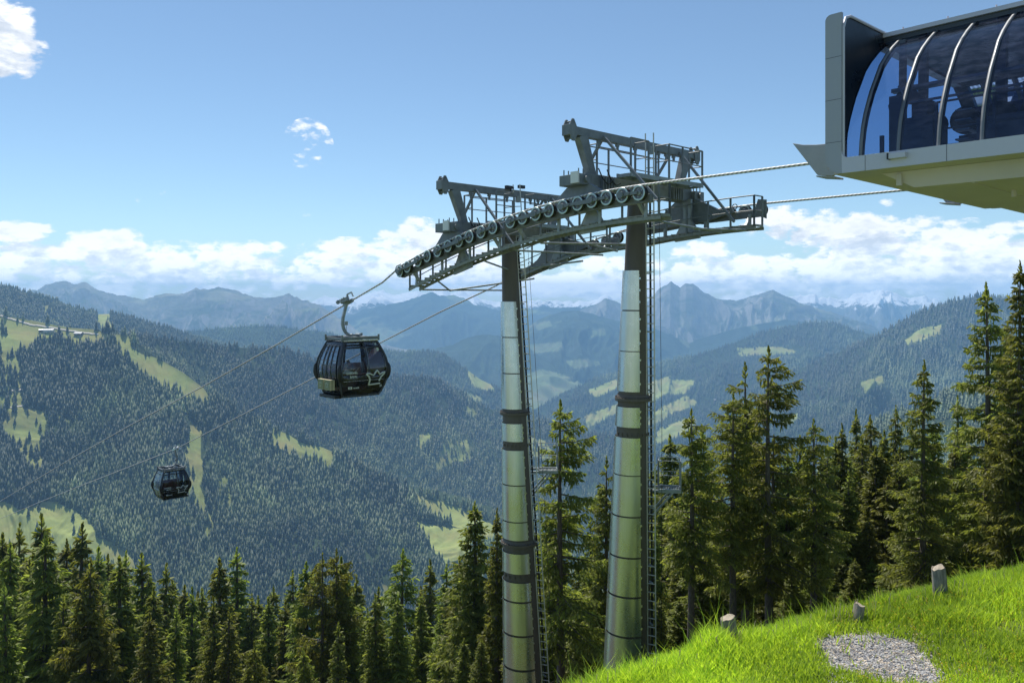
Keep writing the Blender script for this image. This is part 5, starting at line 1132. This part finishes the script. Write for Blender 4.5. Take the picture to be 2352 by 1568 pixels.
# ------------------------------------------------------------------ spruces of the near forest
def spruce_meshes(seed, H=16.0, W=1.9, bare=0.12, droop=0.5, dens=1.0, gap=0.15, ex=0.72, odd=False):
    """returns (trunk mesh, crown mesh): whorled boughs with hanging twigs made of many small needle sprays"""
    g = np.random.default_rng(seed); random.seed(seed)
    mb = MB(); n = 16; pts = []; rr = []
    bend = (g.random(2)-0.5)*0.5
    for i in range(n+1):
        f = i/n; pts.append((bend[0]*math.sin(f*3)*0.5, bend[1]*math.sin(f*2.4)*0.5, H*f)); rr.append(0.20*(1-f)**0.75*(H/16)+0.012)
    mb.tube(pts, rr, n=9)
    V = []; Fq = []; tone = []
    def trunk_at(z):
        f = min(1, z/H); return np.array([bend[0]*math.sin(f*3)*0.5, bend[1]*math.sin(f*2.4)*0.5, z])
    C0 = []; AX_ = []; LEN = []; WID = []; TN = []
    z = H*bare; side_gap = g.random()*6.28
    for i in range(int(70*bare)+10):
        zz = H*(0.05+(bare+0.25)*g.random()); a = g.random()*6.28; L = 0.25+0.7*g.random(); o = trunk_at(zz); mb.tube([o, o+np.array([math.cos(a)*L, math.sin(a)*L, -0.15*L-0.1*g.random()])], [0.012, 0.003], n=3)
    while z < H-0.25:
        f = (z-H*bare)/(H*(1-bare)); L0 = W*(1-f)**ex*(0.55+0.45*min(1, f*6+0.35)); nb = 5 if f < 0.85 else 4
        a0 = g.random()*6.28
        for b in range(nb):
            if g.random() < gap: continue
            a = a0+b*6.283/nb+(g.random()-0.5)*0.9; L = L0*(0.55+0.6*g.random())*(1.0 if g.random() > 0.12 else 1.25)
            if odd: L *= 1.25 if math.cos(a-side_gap) > 0 else 0.8
            rise = 0.35*f-0.25*(1-f)-droop*0.25+0.12*(g.random()-0.5); sag = droop*(0.25+0.25*g.random())*(1-f*0.7)
            dirv = np.array([math.cos(a), math.sin(a), 0]); o = trunk_at(z+(g.random()-0.5)*0.2)
            def bp(t): r = L*t; return o+dirv*r+np.array([0, 0, rise*r*0.9-sag*r*r/max(L, 0.3)*0.8+0.22*L*t**3.5])
            q = [bp(t) for t in (0, 0.35, 0.7, 1.0)]; mb.tube(q, [0.030*L/1.5+0.008, 0.022*L/1.5+0.006, 0.012, 0.005], n=4, mi=0)
            k = max(3, int(L/0.100*dens)); clump = 0.25+0.75*g.random()
            for i in range(k):
                t = 0.16+0.84*(i+g.random()*0.7)/k; p = bp(min(t, 1.0)); sp = L*0.34*(1-abs(t-0.55)*0.95)+0.10
                if g.random() < 0.10: continue
                for sg in (-1, 1):
                    m_ = 5 if t < 0.9 else 3
                    sd_ = np.array([-dirv[1], dirv[0], 0])*sg; out = dirv*0.65+sd_*(0.9+0.3*g.random())+np.array([0, 0, -0.25-droop*0.5*g.random()]); out /= np.linalg.norm(out)
                    for j in range(m_):
                        u_ = (j+0.3*g.random())/m_; c = p+out*sp*u_; ax = out*0.75+np.array([0, 0, -0.55*droop-0.15])*(0.5+g.random())+(g.random(3)-0.5)*0.5; ax /= np.linalg.norm(ax)
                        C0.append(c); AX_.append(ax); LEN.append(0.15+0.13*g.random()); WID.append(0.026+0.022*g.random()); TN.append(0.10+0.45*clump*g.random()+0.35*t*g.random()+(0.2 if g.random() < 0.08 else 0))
                # upright and hanging sprays along the bough
                C0.append(p); AX_.append(np.array([dirv[0]*0.7, dirv[1]*0.7, 0.45*(g.random()-0.2)])); LEN.append(0.22); WID.append(0.045); TN.append(0.25+0.5*g.random())
                if g.random() < 0.75:
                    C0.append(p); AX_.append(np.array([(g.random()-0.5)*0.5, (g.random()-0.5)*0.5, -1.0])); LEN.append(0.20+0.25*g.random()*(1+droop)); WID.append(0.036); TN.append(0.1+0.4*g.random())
        z += (0.24+0.16*g.random())*(1.0+0.25*gap)*(H/16)**0.5
    for i in range(26):   # leader
        t = g.random(); a = g.random()*6.28; C0.append(trunk_at(H-0.9*t+0.25)); AX_.append(np.array([math.cos(a)*0.5*t, math.sin(a)*0.5*t, 0.6])); LEN.append(0.18+0.15*t); WID.append(0.05); TN.append(0.4)
    C0 = np.array(C0); A = np.array(AX_); A /= np.linalg.norm(A, axis=1)[:, None]; L = np.array(LEN)[:, None]; Wd = np.array(WID)[:, None]; n = len(C0)
    rv = g.normal(size=(n, 3)); S1 = np.cross(A, rv); S1 /= np.linalg.norm(S1, axis=1)[:, None]; S2 = np.cross(A, S1)
    # a needle spray: a bent six sided leaf of two quads
    p0 = C0; p1 = C0+A*L*0.35+S1*Wd; p2 = C0+A*L*0.35-S1*Wd; p3 = C0+A*L*0.75+S1*Wd*0.75-S2*Wd*0.35; p4 = C0+A*L*0.75-S1*Wd*0.75-S2*Wd*0.35; p5 = C0+A*L*1.05-S2*Wd*0.5
    V = np.stack([p0, p1, p2, p3, p4, p5], 1).reshape(-1, 3); b = (np.arange(n)*6)[:, None]
    Fq = np.concatenate([b+np.array([[0, 1, 2, 2]]), b+np.array([[1, 3, 4, 2]]), b+np.array([[3, 5, 4, 4]])], 0)
    tri = np.concatenate([b+np.array([[0, 1, 2]]), b+np.array([[1, 3, 2]]), b+np.array([[3, 4, 2]]), b+np.array([[3, 5, 4]])], 0)
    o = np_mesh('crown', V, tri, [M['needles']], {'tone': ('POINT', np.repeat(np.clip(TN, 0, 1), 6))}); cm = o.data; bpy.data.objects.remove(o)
    o = mb.build('trunk', M['bark']); tm = o.data; bpy.data.objects.remove(o)
    return tm, cm, H
KINDS = {
 'full':   spruce_meshes(1, 16, 2.3, 0.02, 0.55, 1.0, 0.06),
 'full_b': spruce_meshes(2, 16, 2.0, 0.03, 0.70, 1.0, 0.10),
 'slim':   spruce_meshes(3, 16, 1.45, 0.02, 0.65, 1.0, 0.06),
 'slim_b': spruce_meshes(4, 16, 1.65, 0.03, 0.5, 1.0, 0.12),
 'tall':   spruce_meshes(5, 16, 2.0, 0.15, 0.6, 1.0, 0.32, 0.62),
 'tall_b': spruce_meshes(6, 16, 1.8, 0.30, 0.75, 0.95, 0.36, 0.5, odd=True),
 'gappy':  spruce_meshes(7, 16, 2.0, 0.28, 0.65, 0.95, 0.40, 0.45, odd=True),
 'ragged': spruce_meshes(8, 16, 1.6, 0.42, 0.75, 0.9, 0.36, 0.4, odd=True),
 'wide':   spruce_meshes(9, 13, 2.7, 0.02, 0.45, 1.1, 0.08),
}
GL = 'dense spruces along the bottom left, between the named ones'
GR = 'unremarkable spruces filling the wood behind the grass edge'
trng = np.random.default_rng(99)
def spruce(u, v, Y, kind, label, group, wscale=1.0, extra=0.0):
    x = (u-U0)/F*Y; z = (V0-v)/F*Y; g0 = gz1(x, Y)-0.3; h = max(3.0, z-g0)
    tm, cm, H = KINDS[kind]; k = h/H; kw = k*wscale if k > 0.75 else (k*0.6+0.3)*wscale
    root = empty('spruce_tree', (x, Y, g0), float(trng.random()*6.28)); root.scale = (kw, kw, k)
    tag(root, label, 'spruce', group)
    for nm, me in (('trunk', tm), ('crown', cm)):
        o = bpy.data.objects.new(nm, me); C.objects.link(o); o.parent = root
    return root
ks = ['full', 'full_b', 'slim', 'slim_b']
LL = 'dark spruce in the crowded row along the bottom left, between more striking ones'
# left forest: (u, v, Y, kind, own label)
left = [(47,539,66,'full','big grey-green spruce with layered pale boughs, second large one in from the bottom left corner'),
 (91,565,60,'wide','broad light green spruce with a visible straight trunk near the bottom left'),
 (40,521,84,'slim','dark spruce whose tip stands highest of those at the bottom left'),
 (84,529,82,'slim','narrow dark spruce tip rising against the lower left meadow'),
 (119,562,64,'full_b','tall spruce left of the black gap, sunlit on its left flank'),
 (219,563,72,'full_b','tall pointed dark spruce right below the left half of the near hillside forest'),
 (237,553,86,'slim_b','slender spruce just right of and taller than the pointed dark one'),
 (141,559,74,'slim','dark spruce beside the black gap at the lower left'),
 (167,569,80,'slim_b','middling spruce right of the black gap at the lower left'),
 (322,558,60,'gappy','ragged double-topped spruce in the bottom centre-left'),
 (336,553,61,'ragged','leaning spruce leader growing out of the ragged double-topped group'),
 (343,562,63,'full','broad dark spruce right of the ragged double-topped one'),
 (305,566,66,'full_b','broad spruce left of the ragged double-topped one'),
 (404,553,62,'tall','narrow sunny spruce standing alone between gaps left of the left tower'),
 (429,564,72,'slim','thin spruce tip between the narrow sunny spruce and the big one beside the left tower'),
 (447,568,66,'slim_b','middling spruce just left of the big spruce beside the left tower'),
 (474,507,50,'full','big bright spruce immediately left of the left lift tower'),
 (374,598,56,'slim','small dark spruce in the dip left of the narrow sunny spruce'),
 (255,645,42,'wide','small fresh green spruce low in the bottom row below the pointed dark ones'),
 (303,650,42,'wide','small bushy spruce at the bottom edge below the ragged double-topped group')]
for (u, v, Y, kd, lb) in left: spruce(u, v, Y, kd, lb, None, wscale=1.5 if kd not in ('gappy', 'ragged', 'wide') else 1.0)
fill = [(2,540,80),(12,548,68),(30,566,72),(20,530,92),(67,545,88),(36,553,78),(100,552,76),(128,557,90),(155,592,72),(184,589,90),(192,592,84),(176,610,62),(196,596,96),(204,592,92),(214,602,62),(251,598,84),(258,600,96),(270,601,74),(283,604,72),(228,612,58),(150,618,56),(358,580,74),(366,612,60),(340,625,52),(398,600,56),(420,600,58),(438,618,52),(455,600,54),(459,560,60),(462,640,44),(5,590,60),(64,600,62),(488,590,50),(482,640,40),(495,560,56),(290,575,88),(275,590,100),(150,575,100),(170,585,105),(60,560,100),(108,560,100),(380,590,90),(420,590,90),(350,585,100)]
for i, (u, v, Y) in enumerate(fill): spruce(u+float(trng.random()-0.5)*5, v, Y, ks[i % 4], LL, GL, wscale=1.3)
right = [(498,513,44,'slim','narrow spruce half hidden behind the silver left tower'),
 (562,406,33,'gappy','tall open-crowned spruce standing alone between the two lift towers'),
 (607,461,38,'tall_b','shorter drooping spruce just left of the right lift tower'),
 (590,520,44,'slim_b','low spruce between the open-crowned one and the right tower'),
 (690,413,31,'ragged','drooping spruce with long bare trunk, first one right of the right tower'),
 (734,398,31.5,'ragged','spruce with a long thin bare trunk left of the biggest two-topped one'),
 (770,352,32,'gappy','large heavy-boughed spruce with straight bare trunk, tallest between right tower and the small tips'),
 (745,368,36,'tall_b','second top close behind the large heavy-boughed spruce'),
 (812,422,32,'ragged','thin broken-looking spruce with curved grey trunk'),
 (828,450,42,'slim_b','low spruce next to the curved grey trunk'),
 (841,428,46,'slim','slim spruce tip left of the tallest of the small tips'),
 (857,414,50,'slim','highest of the small narrow spruce tips right of centre'),
 (884,434,44,'full_b','fresh yellow-green spruce in front of the very dark slope'),
 (896,410,47,'slim_b','pale spruce left of the tall conical one'),
 (924,366,35,'tall','tall conical spruce, second tallest on the right side'),
 (985,289,37,'tall','tallest spruce near the right edge with thin see-through top'),
 (958,400,46,'slim','lower spruce between the tall conical one and the tallest'),
 (1021,268,34,'full','spruce cut by the right edge of the picture, reaching highest of all'),
 (1008,330,42,'slim_b','spruce squeezed between the tallest one and the right picture edge')]
for (u, v, Y, kd, lb) in right: spruce(u, v, Y, kd, lb, None, wscale=1.12 if kd != 'full' else 1.0)
LR = 'dark spruce low in the wood directly behind the grass edge'
fr_ = [(u, v, Y) for u, v, Y in [(655,470,52),(672,500,44),(640,520,50),(712,455,48),(722,500,40),(700,530,38),(780,470,46),(790,500,40),(770,540,36),(740,540,37),(845,500,40),(865,480,44),(870,520,38),(815,540,36),(905,470,42),(910,530,36),(940,480,40),(950,540,35),(975,470,42),(965,420,52),(1000,420,44),(1005,520,36),(1030,440,40),(615,560,40),(578,560,46),(548,520,50),(540,600,36),(600,620,34),(575,630,34),(660,600,33),(680,600,36),(750,600,33),(830,590,32),(890,570,34),(930,560,36),(720,590,35),(525,560,48),(515,620,38),(548,640,33),(630,560,42),(645,590,38),(855,560,36),(792,570,36),(985,540,36),(1018,500,38),(668,440,50),(702,430,46),(750,420,44),(775,440,42),(798,470,44),(820,480,40),(850,460,44),(875,450,42),(888,480,40),(912,430,44),(935,430,42),(655,530,40),(680,540,40),(710,560,38),(732,520,39),(762,500,39),(802,540,38),(842,560,37),(872,560,37),(902,560,37),(945,510,38),(560,500,40),(585,580,38),(552,560,42),(970,500,40),(995,480,38),(1012,560,34),(835,440,44),(862,440,46),(822,455,40),(880,455,40),(848,475,38),(900,450,40),(870,420,48),(925,440,38),(955,450,40),(800,440,42),(788,455,40)]]
fr_ += [(1075,330,36),(1110,300,34),(1150,350,38),(1200,310,36),(1260,330,37)]
for i, (u, v, Y) in enumerate(fr_): spruce(u, v, max(Y, 35.5)+float(trng.random()*3), ['full', 'slim_b', 'full_b', 'tall', 'slim'][i % 5], LR, GR, wscale=1.45)

# ------------------------------------------------------------------ grass, gravel, stumps
def grass_field():
    g = np.random.default_rng(5); n = 430000
    x = SG*(-3+36*g.random(n)); y = SG*(13+21*g.random(n))
    sdist = crest_d(x, y); u = x/y*F+U0; gp = in_poly(x, y, GRAVEL)
    edge = np.zeros(n, bool)
    for dx, dy in ((.16,0),(-.16,0),(0,.16),(0,-.16)): edge |= in_poly(x+dx, y+dy, GRAVEL)
    z = gz(x, y); v = V0-z/y*F
    keep = (sdist < 2.6+1.0*(g.random(n)-0.5)) & (u > 470) & (u < 1420) & (v < 760) & (~gp | (g.random(n) < 0.02)) & (~(edge & ~gp) | (g.random(n) < 0.55))
    bd = (x-8.75)**2+(y-13.95)**2 < 0.10*(0.4+fbm(x*3, y*3, 8, 3)); keep &= ~bd | (g.random(n) < 0.25)
    keep &= g.random(n) < np.clip(1.15-0.25*np.maximum(sdist, 0), 0, 1)
    x, y, z, sdist = x[keep], y[keep], z[keep], sdist[keep]; n = len(x)
    pt = fbm(x/0.6, y/0.6, 21, 4); pl = fbm(x/2.4, y/2.4, 22, 3)
    h = (0.05+0.08*g.random(n)+0.16*np.clip(pt-0.40, 0, 1)*2)*(1+0.7*np.exp(-(sdist-0.4)**2/0.6))*(0.7+0.6*pl); tall = g.random(n) < 0.004+0.02*np.exp(-(sdist-0.5)**2/1.0); h = np.where(tall, h*2.2, h)
    a = g.random(n)*6.28; w = 0.006+0.006*g.random(n); w = np.where(tall, w*0.5, w); lean = h*(0.25+0.55*g.random(n)); b = g.random(n)*6.28
    ca, sa = np.cos(a)*w, np.sin(a)*w; lx, ly = np.cos(b)*lean, np.sin(b)*lean
    def pt3(X, Y, Z): return np.stack([X, Y, Z], -1)
    p = [pt3(x-ca, y-sa, z-0.03), pt3(x+ca, y+sa, z-0.03), pt3(x+ca*0.8+lx*0.4, y+sa*0.8+ly*0.4, z+h*0.6), pt3(x-ca*0.8+lx*0.4, y-sa*0.8+ly*0.4, z+h*0.6), pt3(x+lx, y+ly, z+h)]
    V = np.stack(p, 1).reshape(-1, 3); i0 = (np.arange(n)*5)[:, None]
    T = np.concatenate([i0+np.array([[0,1,2]]), i0+np.array([[0,2,3]]), i0+np.array([[3,2,4]])], 0)
    tone = np.clip(0.25+0.9*(pl-0.4)+0.45*g.random(n)-np.where(edge[keep], 0.0, 0.0), 0, 1)
    o = np_mesh('grass', V, T, [M['grass']], {'tone': ('POINT', np.repeat(tone, 5))}); tag(o, 'bright green uncut grass on the slope at the lower right', 'grass', kind='stuff')
    # yellow and white meadow flowers, dry stalks
    mb = MB()
    for i in range(700):
        yy = SG*(20+6*g.random()); xx = SG*(9+9*g.random())
        if crest_d(xx, yy) > 0.8 or in_poly(np.array([xx]), np.array([yy]), GRAVEL)[0]: continue
        zz = gz1(xx, yy)+0.13+0.10*g.random(); mb.cyl((xx, yy, zz), (xx+0.005, yy, zz+0.008), 0.010, 0.013, n=6)
        mb.cyl((xx, yy, zz-0.2), (xx, yy, zz), 0.002, n=3)
    tag(mb.build('meadow_flowers', M['flower']), 'tiny yellow flowers scattered through the grass at the right', 'flowers', kind='stuff')
    mb = MB()
    for i in range(150):
        xx = SG*(-1.5+24*g.random()); yy = SG*(22+(xx/SG-1.4)*0.26+0.6*(g.random()-0.3))
        if xx < 3 and g.random() < 0.5: pass
        zz = gz1(xx, yy); hh = 0.24+0.24*g.random(); q = (g.random(2)-0.5)*0.15
        mb.tube([(xx, yy, zz), (xx+q[0]*0.4, yy+q[1]*0.4, zz+hh*0.6), (xx+q[0], yy+q[1], zz+hh)], [0.003, 0.0025, 0.006], n=4)
    for i in range(1600):
        xx = SG*(2+24*g.random()); yy = SG*(18+8*g.random())
        if crest_d(xx, yy) > 0.5 or in_poly(np.array([xx]), np.array([yy]), GRAVEL)[0] or fbm(np.array([xx/1.2]), np.array([yy/1.2]), 71, 3)[0] < 0.5: continue
        zz = gz1(xx, yy); hh = 0.14+0.14*g.random(); q = (g.random(2)-0.5)*0.14; mb.tube([(xx, yy, zz), (xx+q[0]*0.4, yy+q[1]*0.4, zz+hh*0.6), (xx+q[0], yy+q[1], zz+hh)], [0.003, 0.0025, 0.005], n=3)
    tag(mb.build('dry_grass_stalks', M['straw']), 'pale seed stalks along the grass edge in front of the wood', 'grass stalks', kind='stuff')
grass_field()
def gravel():
    g = np.random.default_rng(12); P_ = np.array(GRAVEL); c = P_.mean(0)
    # bed sheet with a worn outline, lying just on the soil
    ring = []
    for i in range(len(P_)):
        a, b = P_[i], P_[(i+1) % len(P_)]
        for t in np.linspace(0, 1, 6)[:-1]: q = a+(b-a)*t; ring.append(q+(q-c)/np.linalg.norm(q-c)*(fbm(np.array([q[0]*1.3]), np.array([q[1]*1.3]), 9, 3)[0]-0.5)*0.8)
    ring = np.array(ring); n = len(ring); V = []; Fc = []
    K = 14
    for k in range(K+1):
        for q in ring: p = c+(q-c)*(k/K); V.append((p[0], p[1], gz1(p[0], p[1])+0.012))
    for k in range(K):
        for i in range(n): Fc.append((k*n+i, (k+1)*n+i, (k+1)*n+(i+1) % n, k*n+(i+1) % n))
    tag(np_mesh('gravel_patch', V, Fc, [M['gravel']]), kind='structure')
    mb = MB(); cnt = 0
    lo = P_.min(0)-0.35; hi = P_.max(0)+0.35
    while cnt < 9000:
        p = lo+(hi-lo)*g.random(2)
        if not in_poly(np.array([p[0]]), np.array([p[1]]), GRAVEL)[0]:
            if g.random() > 0.30: continue
        z = gz1(p[0], p[1])+0.012; r = 0.008+0.022*g.random()**2.2; a = g.random()*3.14; ca, sa = math.cos(a), math.sin(a); e = 0.5+0.5*g.random(); h = r*(0.4+0.5*g.random())
        def q(x, y, zz): return (p[0]+ca*x*r-sa*y*r*e, p[1]+sa*x*r+ca*y*r*e, z+zz)
        j = lambda: 1+0.35*(g.random()-0.5)
        mb.add([q(-j(),-j(),0), q(j(),-j()*.8,0), q(j(),j(),0), q(-j()*.8,j(),0), q(-.6*j(),-.6*j(),h), q(.6*j(),-.5*j(),h*.9*j()), q(.5*j(),.6*j(),h*j()), q(-.5*j(),.5*j(),h*.8)], [(4,5,6,7),(0,1,5,4),(1,2,6,5),(2,3,7,6),(3,0,4,7)], int(g.choice([0, 0, 0, 1, 2, 2, 3, 3, 4]))); cnt += 1
    for i in range(70):
        p = lo+(hi-lo)*g.random(2); a = g.random()*3.14; L = 0.05+0.16*g.random(); z = gz1(p[0], p[1])+0.03; d = Vector((math.cos(a)*L, math.sin(a)*L, 0.02)); mb.beam(Vector((p[0], p[1], z)), Vector((p[0], p[1], z))+d, 0.009, 0.006, mi=1)
    tag(mb.build('gravel', [M['stone'], M['chip'], M['stone_light'], M['stone_dark'], M['stone_brown']]), 'loose grey gravel with wood splinters lying in the bare patch', 'gravel', kind='stuff')
gravel()
def stump(u, v, wpx, hpx, tilt, label, seed, cutdir=0.2, dist=None):
    g = np.random.default_rng(seed)
    if dist is None: x, y, z = pix_ground(u, v+hpx/2+3)
    else: y = dist*SG; x = (u-U0)/F*y; z = gz1(x, y)
    k = y/F; r = wpx*k/2*0.9; h = hpx*k*1.45
    root = empty('tree_stump', (x, y, z-0.15)); tag(root, label, 'tree stump')
    n = 18; rows = 7; V = []; fl = 1+0.34*(g.random(n)-0.5)
    for j in range(rows):
        t = j/(rows-1)
        for i in range(n):
            a = 2*math.pi*i/n; rr = r*(1.15-0.2*t)*fl[i]*(1+0.06*(g.random()-0.5)); zz = t*(h+0.15)
            if j == rows-1: zz += cutdir*r*math.cos(a)+0.06*(g.random()-0.5)
            V.append((rr*math.cos(a)+tilt*t*h, rr*math.sin(a), zz))
    mb = MB(); mb.add(V, [(j*n+i, j*n+(i+1) % n, (j+1)*n+(i+1) % n, (j+1)*n+i) for j in range(rows-1) for i in range(n)], 0, True)
    mb.build('bark', M['stump_bark'], root)
    mb = MB(); top = V[-n:]; mb.add([(a*1.0, b*1.0, c+0.004) for a, b, c in top], [tuple(range(n))]); mb.build('cut_face', M['stump_cut'], root)
c4 = lambda x, y: (640+x*0.2059, 360+y*0.2059)
stump(*c4(452,1328), 15, 20, -0.18, 'grey weathered tree stump leaning left, standing nearest to the towers at the grass edge', 31, 0.25)
stump(*c4(1046,1232), 12, 13, 0.25, 'small pale tree stump half sunk in grass just behind the gravel patch', 32, -0.3)
stump(*c4(1463,1092), 14, 21, -0.10, 'brownish tree stump at the forest edge below the tall conical spruce', 33, 0.35)
stump(483, 672, 9, 10, 0.05, 'dark cut stump beside the foot of the left tower', 34, 0.2, dist=21.3)
stump(474, 676, 12, 6, -0.4, 'low broken pale stump at the very bottom left of the left tower foot', 35, 0.5, dist=21.0)
# young spruce and undergrowth on the far side of the grass edge
def shrub_bank():
    g = np.random.default_rng(44); n = 26000
    x = -4+30*g.random(n); off = 6.0+8.0*g.random(n); y = 22*SG+(x-1.4*SG)*0.262+off
    z = gz(x, y); hh = (0.10+0.55*fbm(x/1.2, y/1.2, 61, 3))*np.clip(0.2+off/5, 0.2, 1); zz = z+hh*g.random(n)
    A = g.normal(size=(n, 3)); A[:, 2] = np.abs(A[:, 2]); A /= np.linalg.norm(A, axis=1)[:, None]; Bv = np.cross(A, g.normal(size=(n, 3))); Bv /= np.linalg.norm(Bv, axis=1)[:, None]
    Cc = np.stack([x, y, zz], -1); L = (0.08+0.12*g.random(n))[:, None]; w = L*0.3
    V = np.stack([Cc, Cc+A*L*0.5+Bv*w, Cc+A*L, Cc+A*L*0.5-Bv*w], 1).reshape(-1, 3); i0 = (np.arange(n)*4)[:, None]
    o = np_mesh('undergrowth', V, np.concatenate([i0+np.array([[0,1,2]]), i0+np.array([[0,2,3]])], 0), [M['needles']], {'tone': ('POINT', np.repeat(0.05+0.5*g.random(n), 4))}); tag(o, 'leafy undergrowth between the grass edge and the spruce trunks', 'undergrowth', kind='stuff')
shrub_bank()

# ------------------------------------------------------------------ farm buildings on the high pasture
def on_sheet(sh, u, v):
    Pn = sh['P'][sh['nb']:]; uu = Pn[:, :, 0]/Pn[:, :, 1]*F+U0; vv = V0-Pn[:, :, 2]/Pn[:, :, 1]*F
    i = np.argmin((uu-u)**2+(vv-v)**2); return Vector(Pn.reshape(-1, 3)[i])
def forest_road(sh, px, w):
    pts = []
    for (a, b) in zip(px[:-1], px[1:]):
        for t in np.linspace(0, 1, 12)[:-1]: pts.append(on_sheet(sh, (a[0]+(b[0]-a[0])*t)*S, (a[1]+(b[1]-a[1])*t)*S))
    mb = MB(); P_ = [p+Vector((0, 0, 1.2)) for p in pts]; v = []
    for i, p in enumerate(P_):
        d = (P_[min(i+1, len(P_)-1)]-P_[max(i-1, 0)]); d.z = 0
        if d.length < 1e-3: d = Vector((1, 0, 0))
        n_ = Vector((-d.y, d.x, 0)).normalized()*w/2; up_ = Vector((0, 0, w*0.25)); v += [p-n_-up_*(1 if n_.y > 0 else -1)*1.0, p+n_+up_*(1 if n_.y > 0 else -1)*1.0]
    mb.add(v, [(2*i, 2*i+1, 2*i+3, 2*i+2) for i in range(len(P_)-1)], 0, True); tag(mb.build('forest_road', M['dust']), kind='structure')
M['dust'] = simple('gravel_road', (0.42, 0.39, 0.33), 0.9, 0, 0.1, 0.05)
forest_road(r8, [(-20, 903), (20, 897), (58, 892)], 7)
forest_road(r8, [(0, 724), (70, 745), (120, 752), (180, 762), (230, 768)], 6)
forest_road(r8, [(-10, 955), (20, 935), (60, 930)], 5)
def farmhouse(sh, u, v, L, Wd, h, label, white=False, rot=0.2):
    p = on_sheet(sh, u, v); root = empty('farm_building', p-Vector((0, 0, 1.5)), rot); tag(root, label, 'farm building')
    mb = MB(); mb.box(-L/2, L/2, -Wd/2, Wd/2, 0, h+1.5); mb.prism([(-Wd/2, h+1.5), (Wd/2, h+1.5), (0, h+1.5+Wd*0.22)], 0, -L/2, L/2); mb.build('wall', M['barn_white'] if white else M['barn_wall'], root)
    mb = MB(); z = h+1.5
    for sg in (-1, 1): mb.hexa([(-L/2-1, sg*(Wd/2+1), z-0.3), (L/2+1, sg*(Wd/2+1), z-0.3), (L/2+1, 0, z+Wd*0.22), (-L/2-1, 0, z+Wd*0.22), (-L/2-1, sg*(Wd/2+1), z), (L/2+1, sg*(Wd/2+1), z), (L/2+1, 0, z+Wd*0.22+0.4), (-L/2-1, 0, z+Wd*0.22+0.4)])
    mb.build('roof', M['barn_roof'], root)
    for i in range(4): mb = MB(); xx = -L/2+L*(i+0.5)/4; mb.box(xx-0.8, xx+0.8, -Wd/2-0.08, -Wd/2+0.05, 1.5+h*0.35, 1.5+h*0.65); mb.build('window', M['gloss'], root)
farmhouse(r8, 49, 331, 26, 12, 4.5, 'long low farm building with light metal roof on the high pasture', True)
farmhouse(r8, 41, 330.5, 12, 9, 4, 'small hut left of the long farm building on the high pasture', False, 0.5)
farmhouse(r8, 79, 334, 22, 14, 2.5, 'flat grey shed on the pasture right of the long farm building', False, -0.1)
farmhouse(r7, 383, 481, 16, 10, 5, 'lone hut at the edge of the forest above the lower right meadow strips', False)
for i, (u, v, w_) in enumerate([(716,400,False),(706,420,True),(689,421,True)]):
    farmhouse(r9, u, v, 24, 14, 6, ['farmhouse on the upper meadow of the hill right of the right tower','white farmhouse on the lower meadow right of the right tower','white farmhouse close to the right tower, left end of the lower meadow'][i], w_)

# ------------------------------------------------------------------ haze: the air itself
def haze_box():
    x, y0, y1, z0, z1 = 24000, -1200, 19500, -1501, HTOP
    mb = MB().box(-x, x, y0, y1, z0, z1)
    m = bpy.data.materials.new('haze_air'); m.use_nodes = True; nt = m.node_tree; nt.nodes.clear()
    out = nt.nodes.new('ShaderNodeOutputMaterial'); pv = nt.nodes.new('ShaderNodeVolumePrincipled'); nt.links.new(pv.outputs[0], out.inputs['Volume'])
    pv.inputs['Color'].default_value = (0.35, 0.64, 1.0, 1); pv.inputs['Density'].default_value = HAZE; pv.inputs['Absorption Color'].default_value = (0, 0, 0, 1)
    pv.inputs['Anisotropy'].default_value = 0.0
    o = mb.build('haze', m); tag(o, kind='stuff')
HAZE = 8.3e-5
HTOP = max((o.matrix_world @ Vector(c)).z for o in C.objects if o.type == 'MESH' for c in o.bound_box)+15
haze_box()
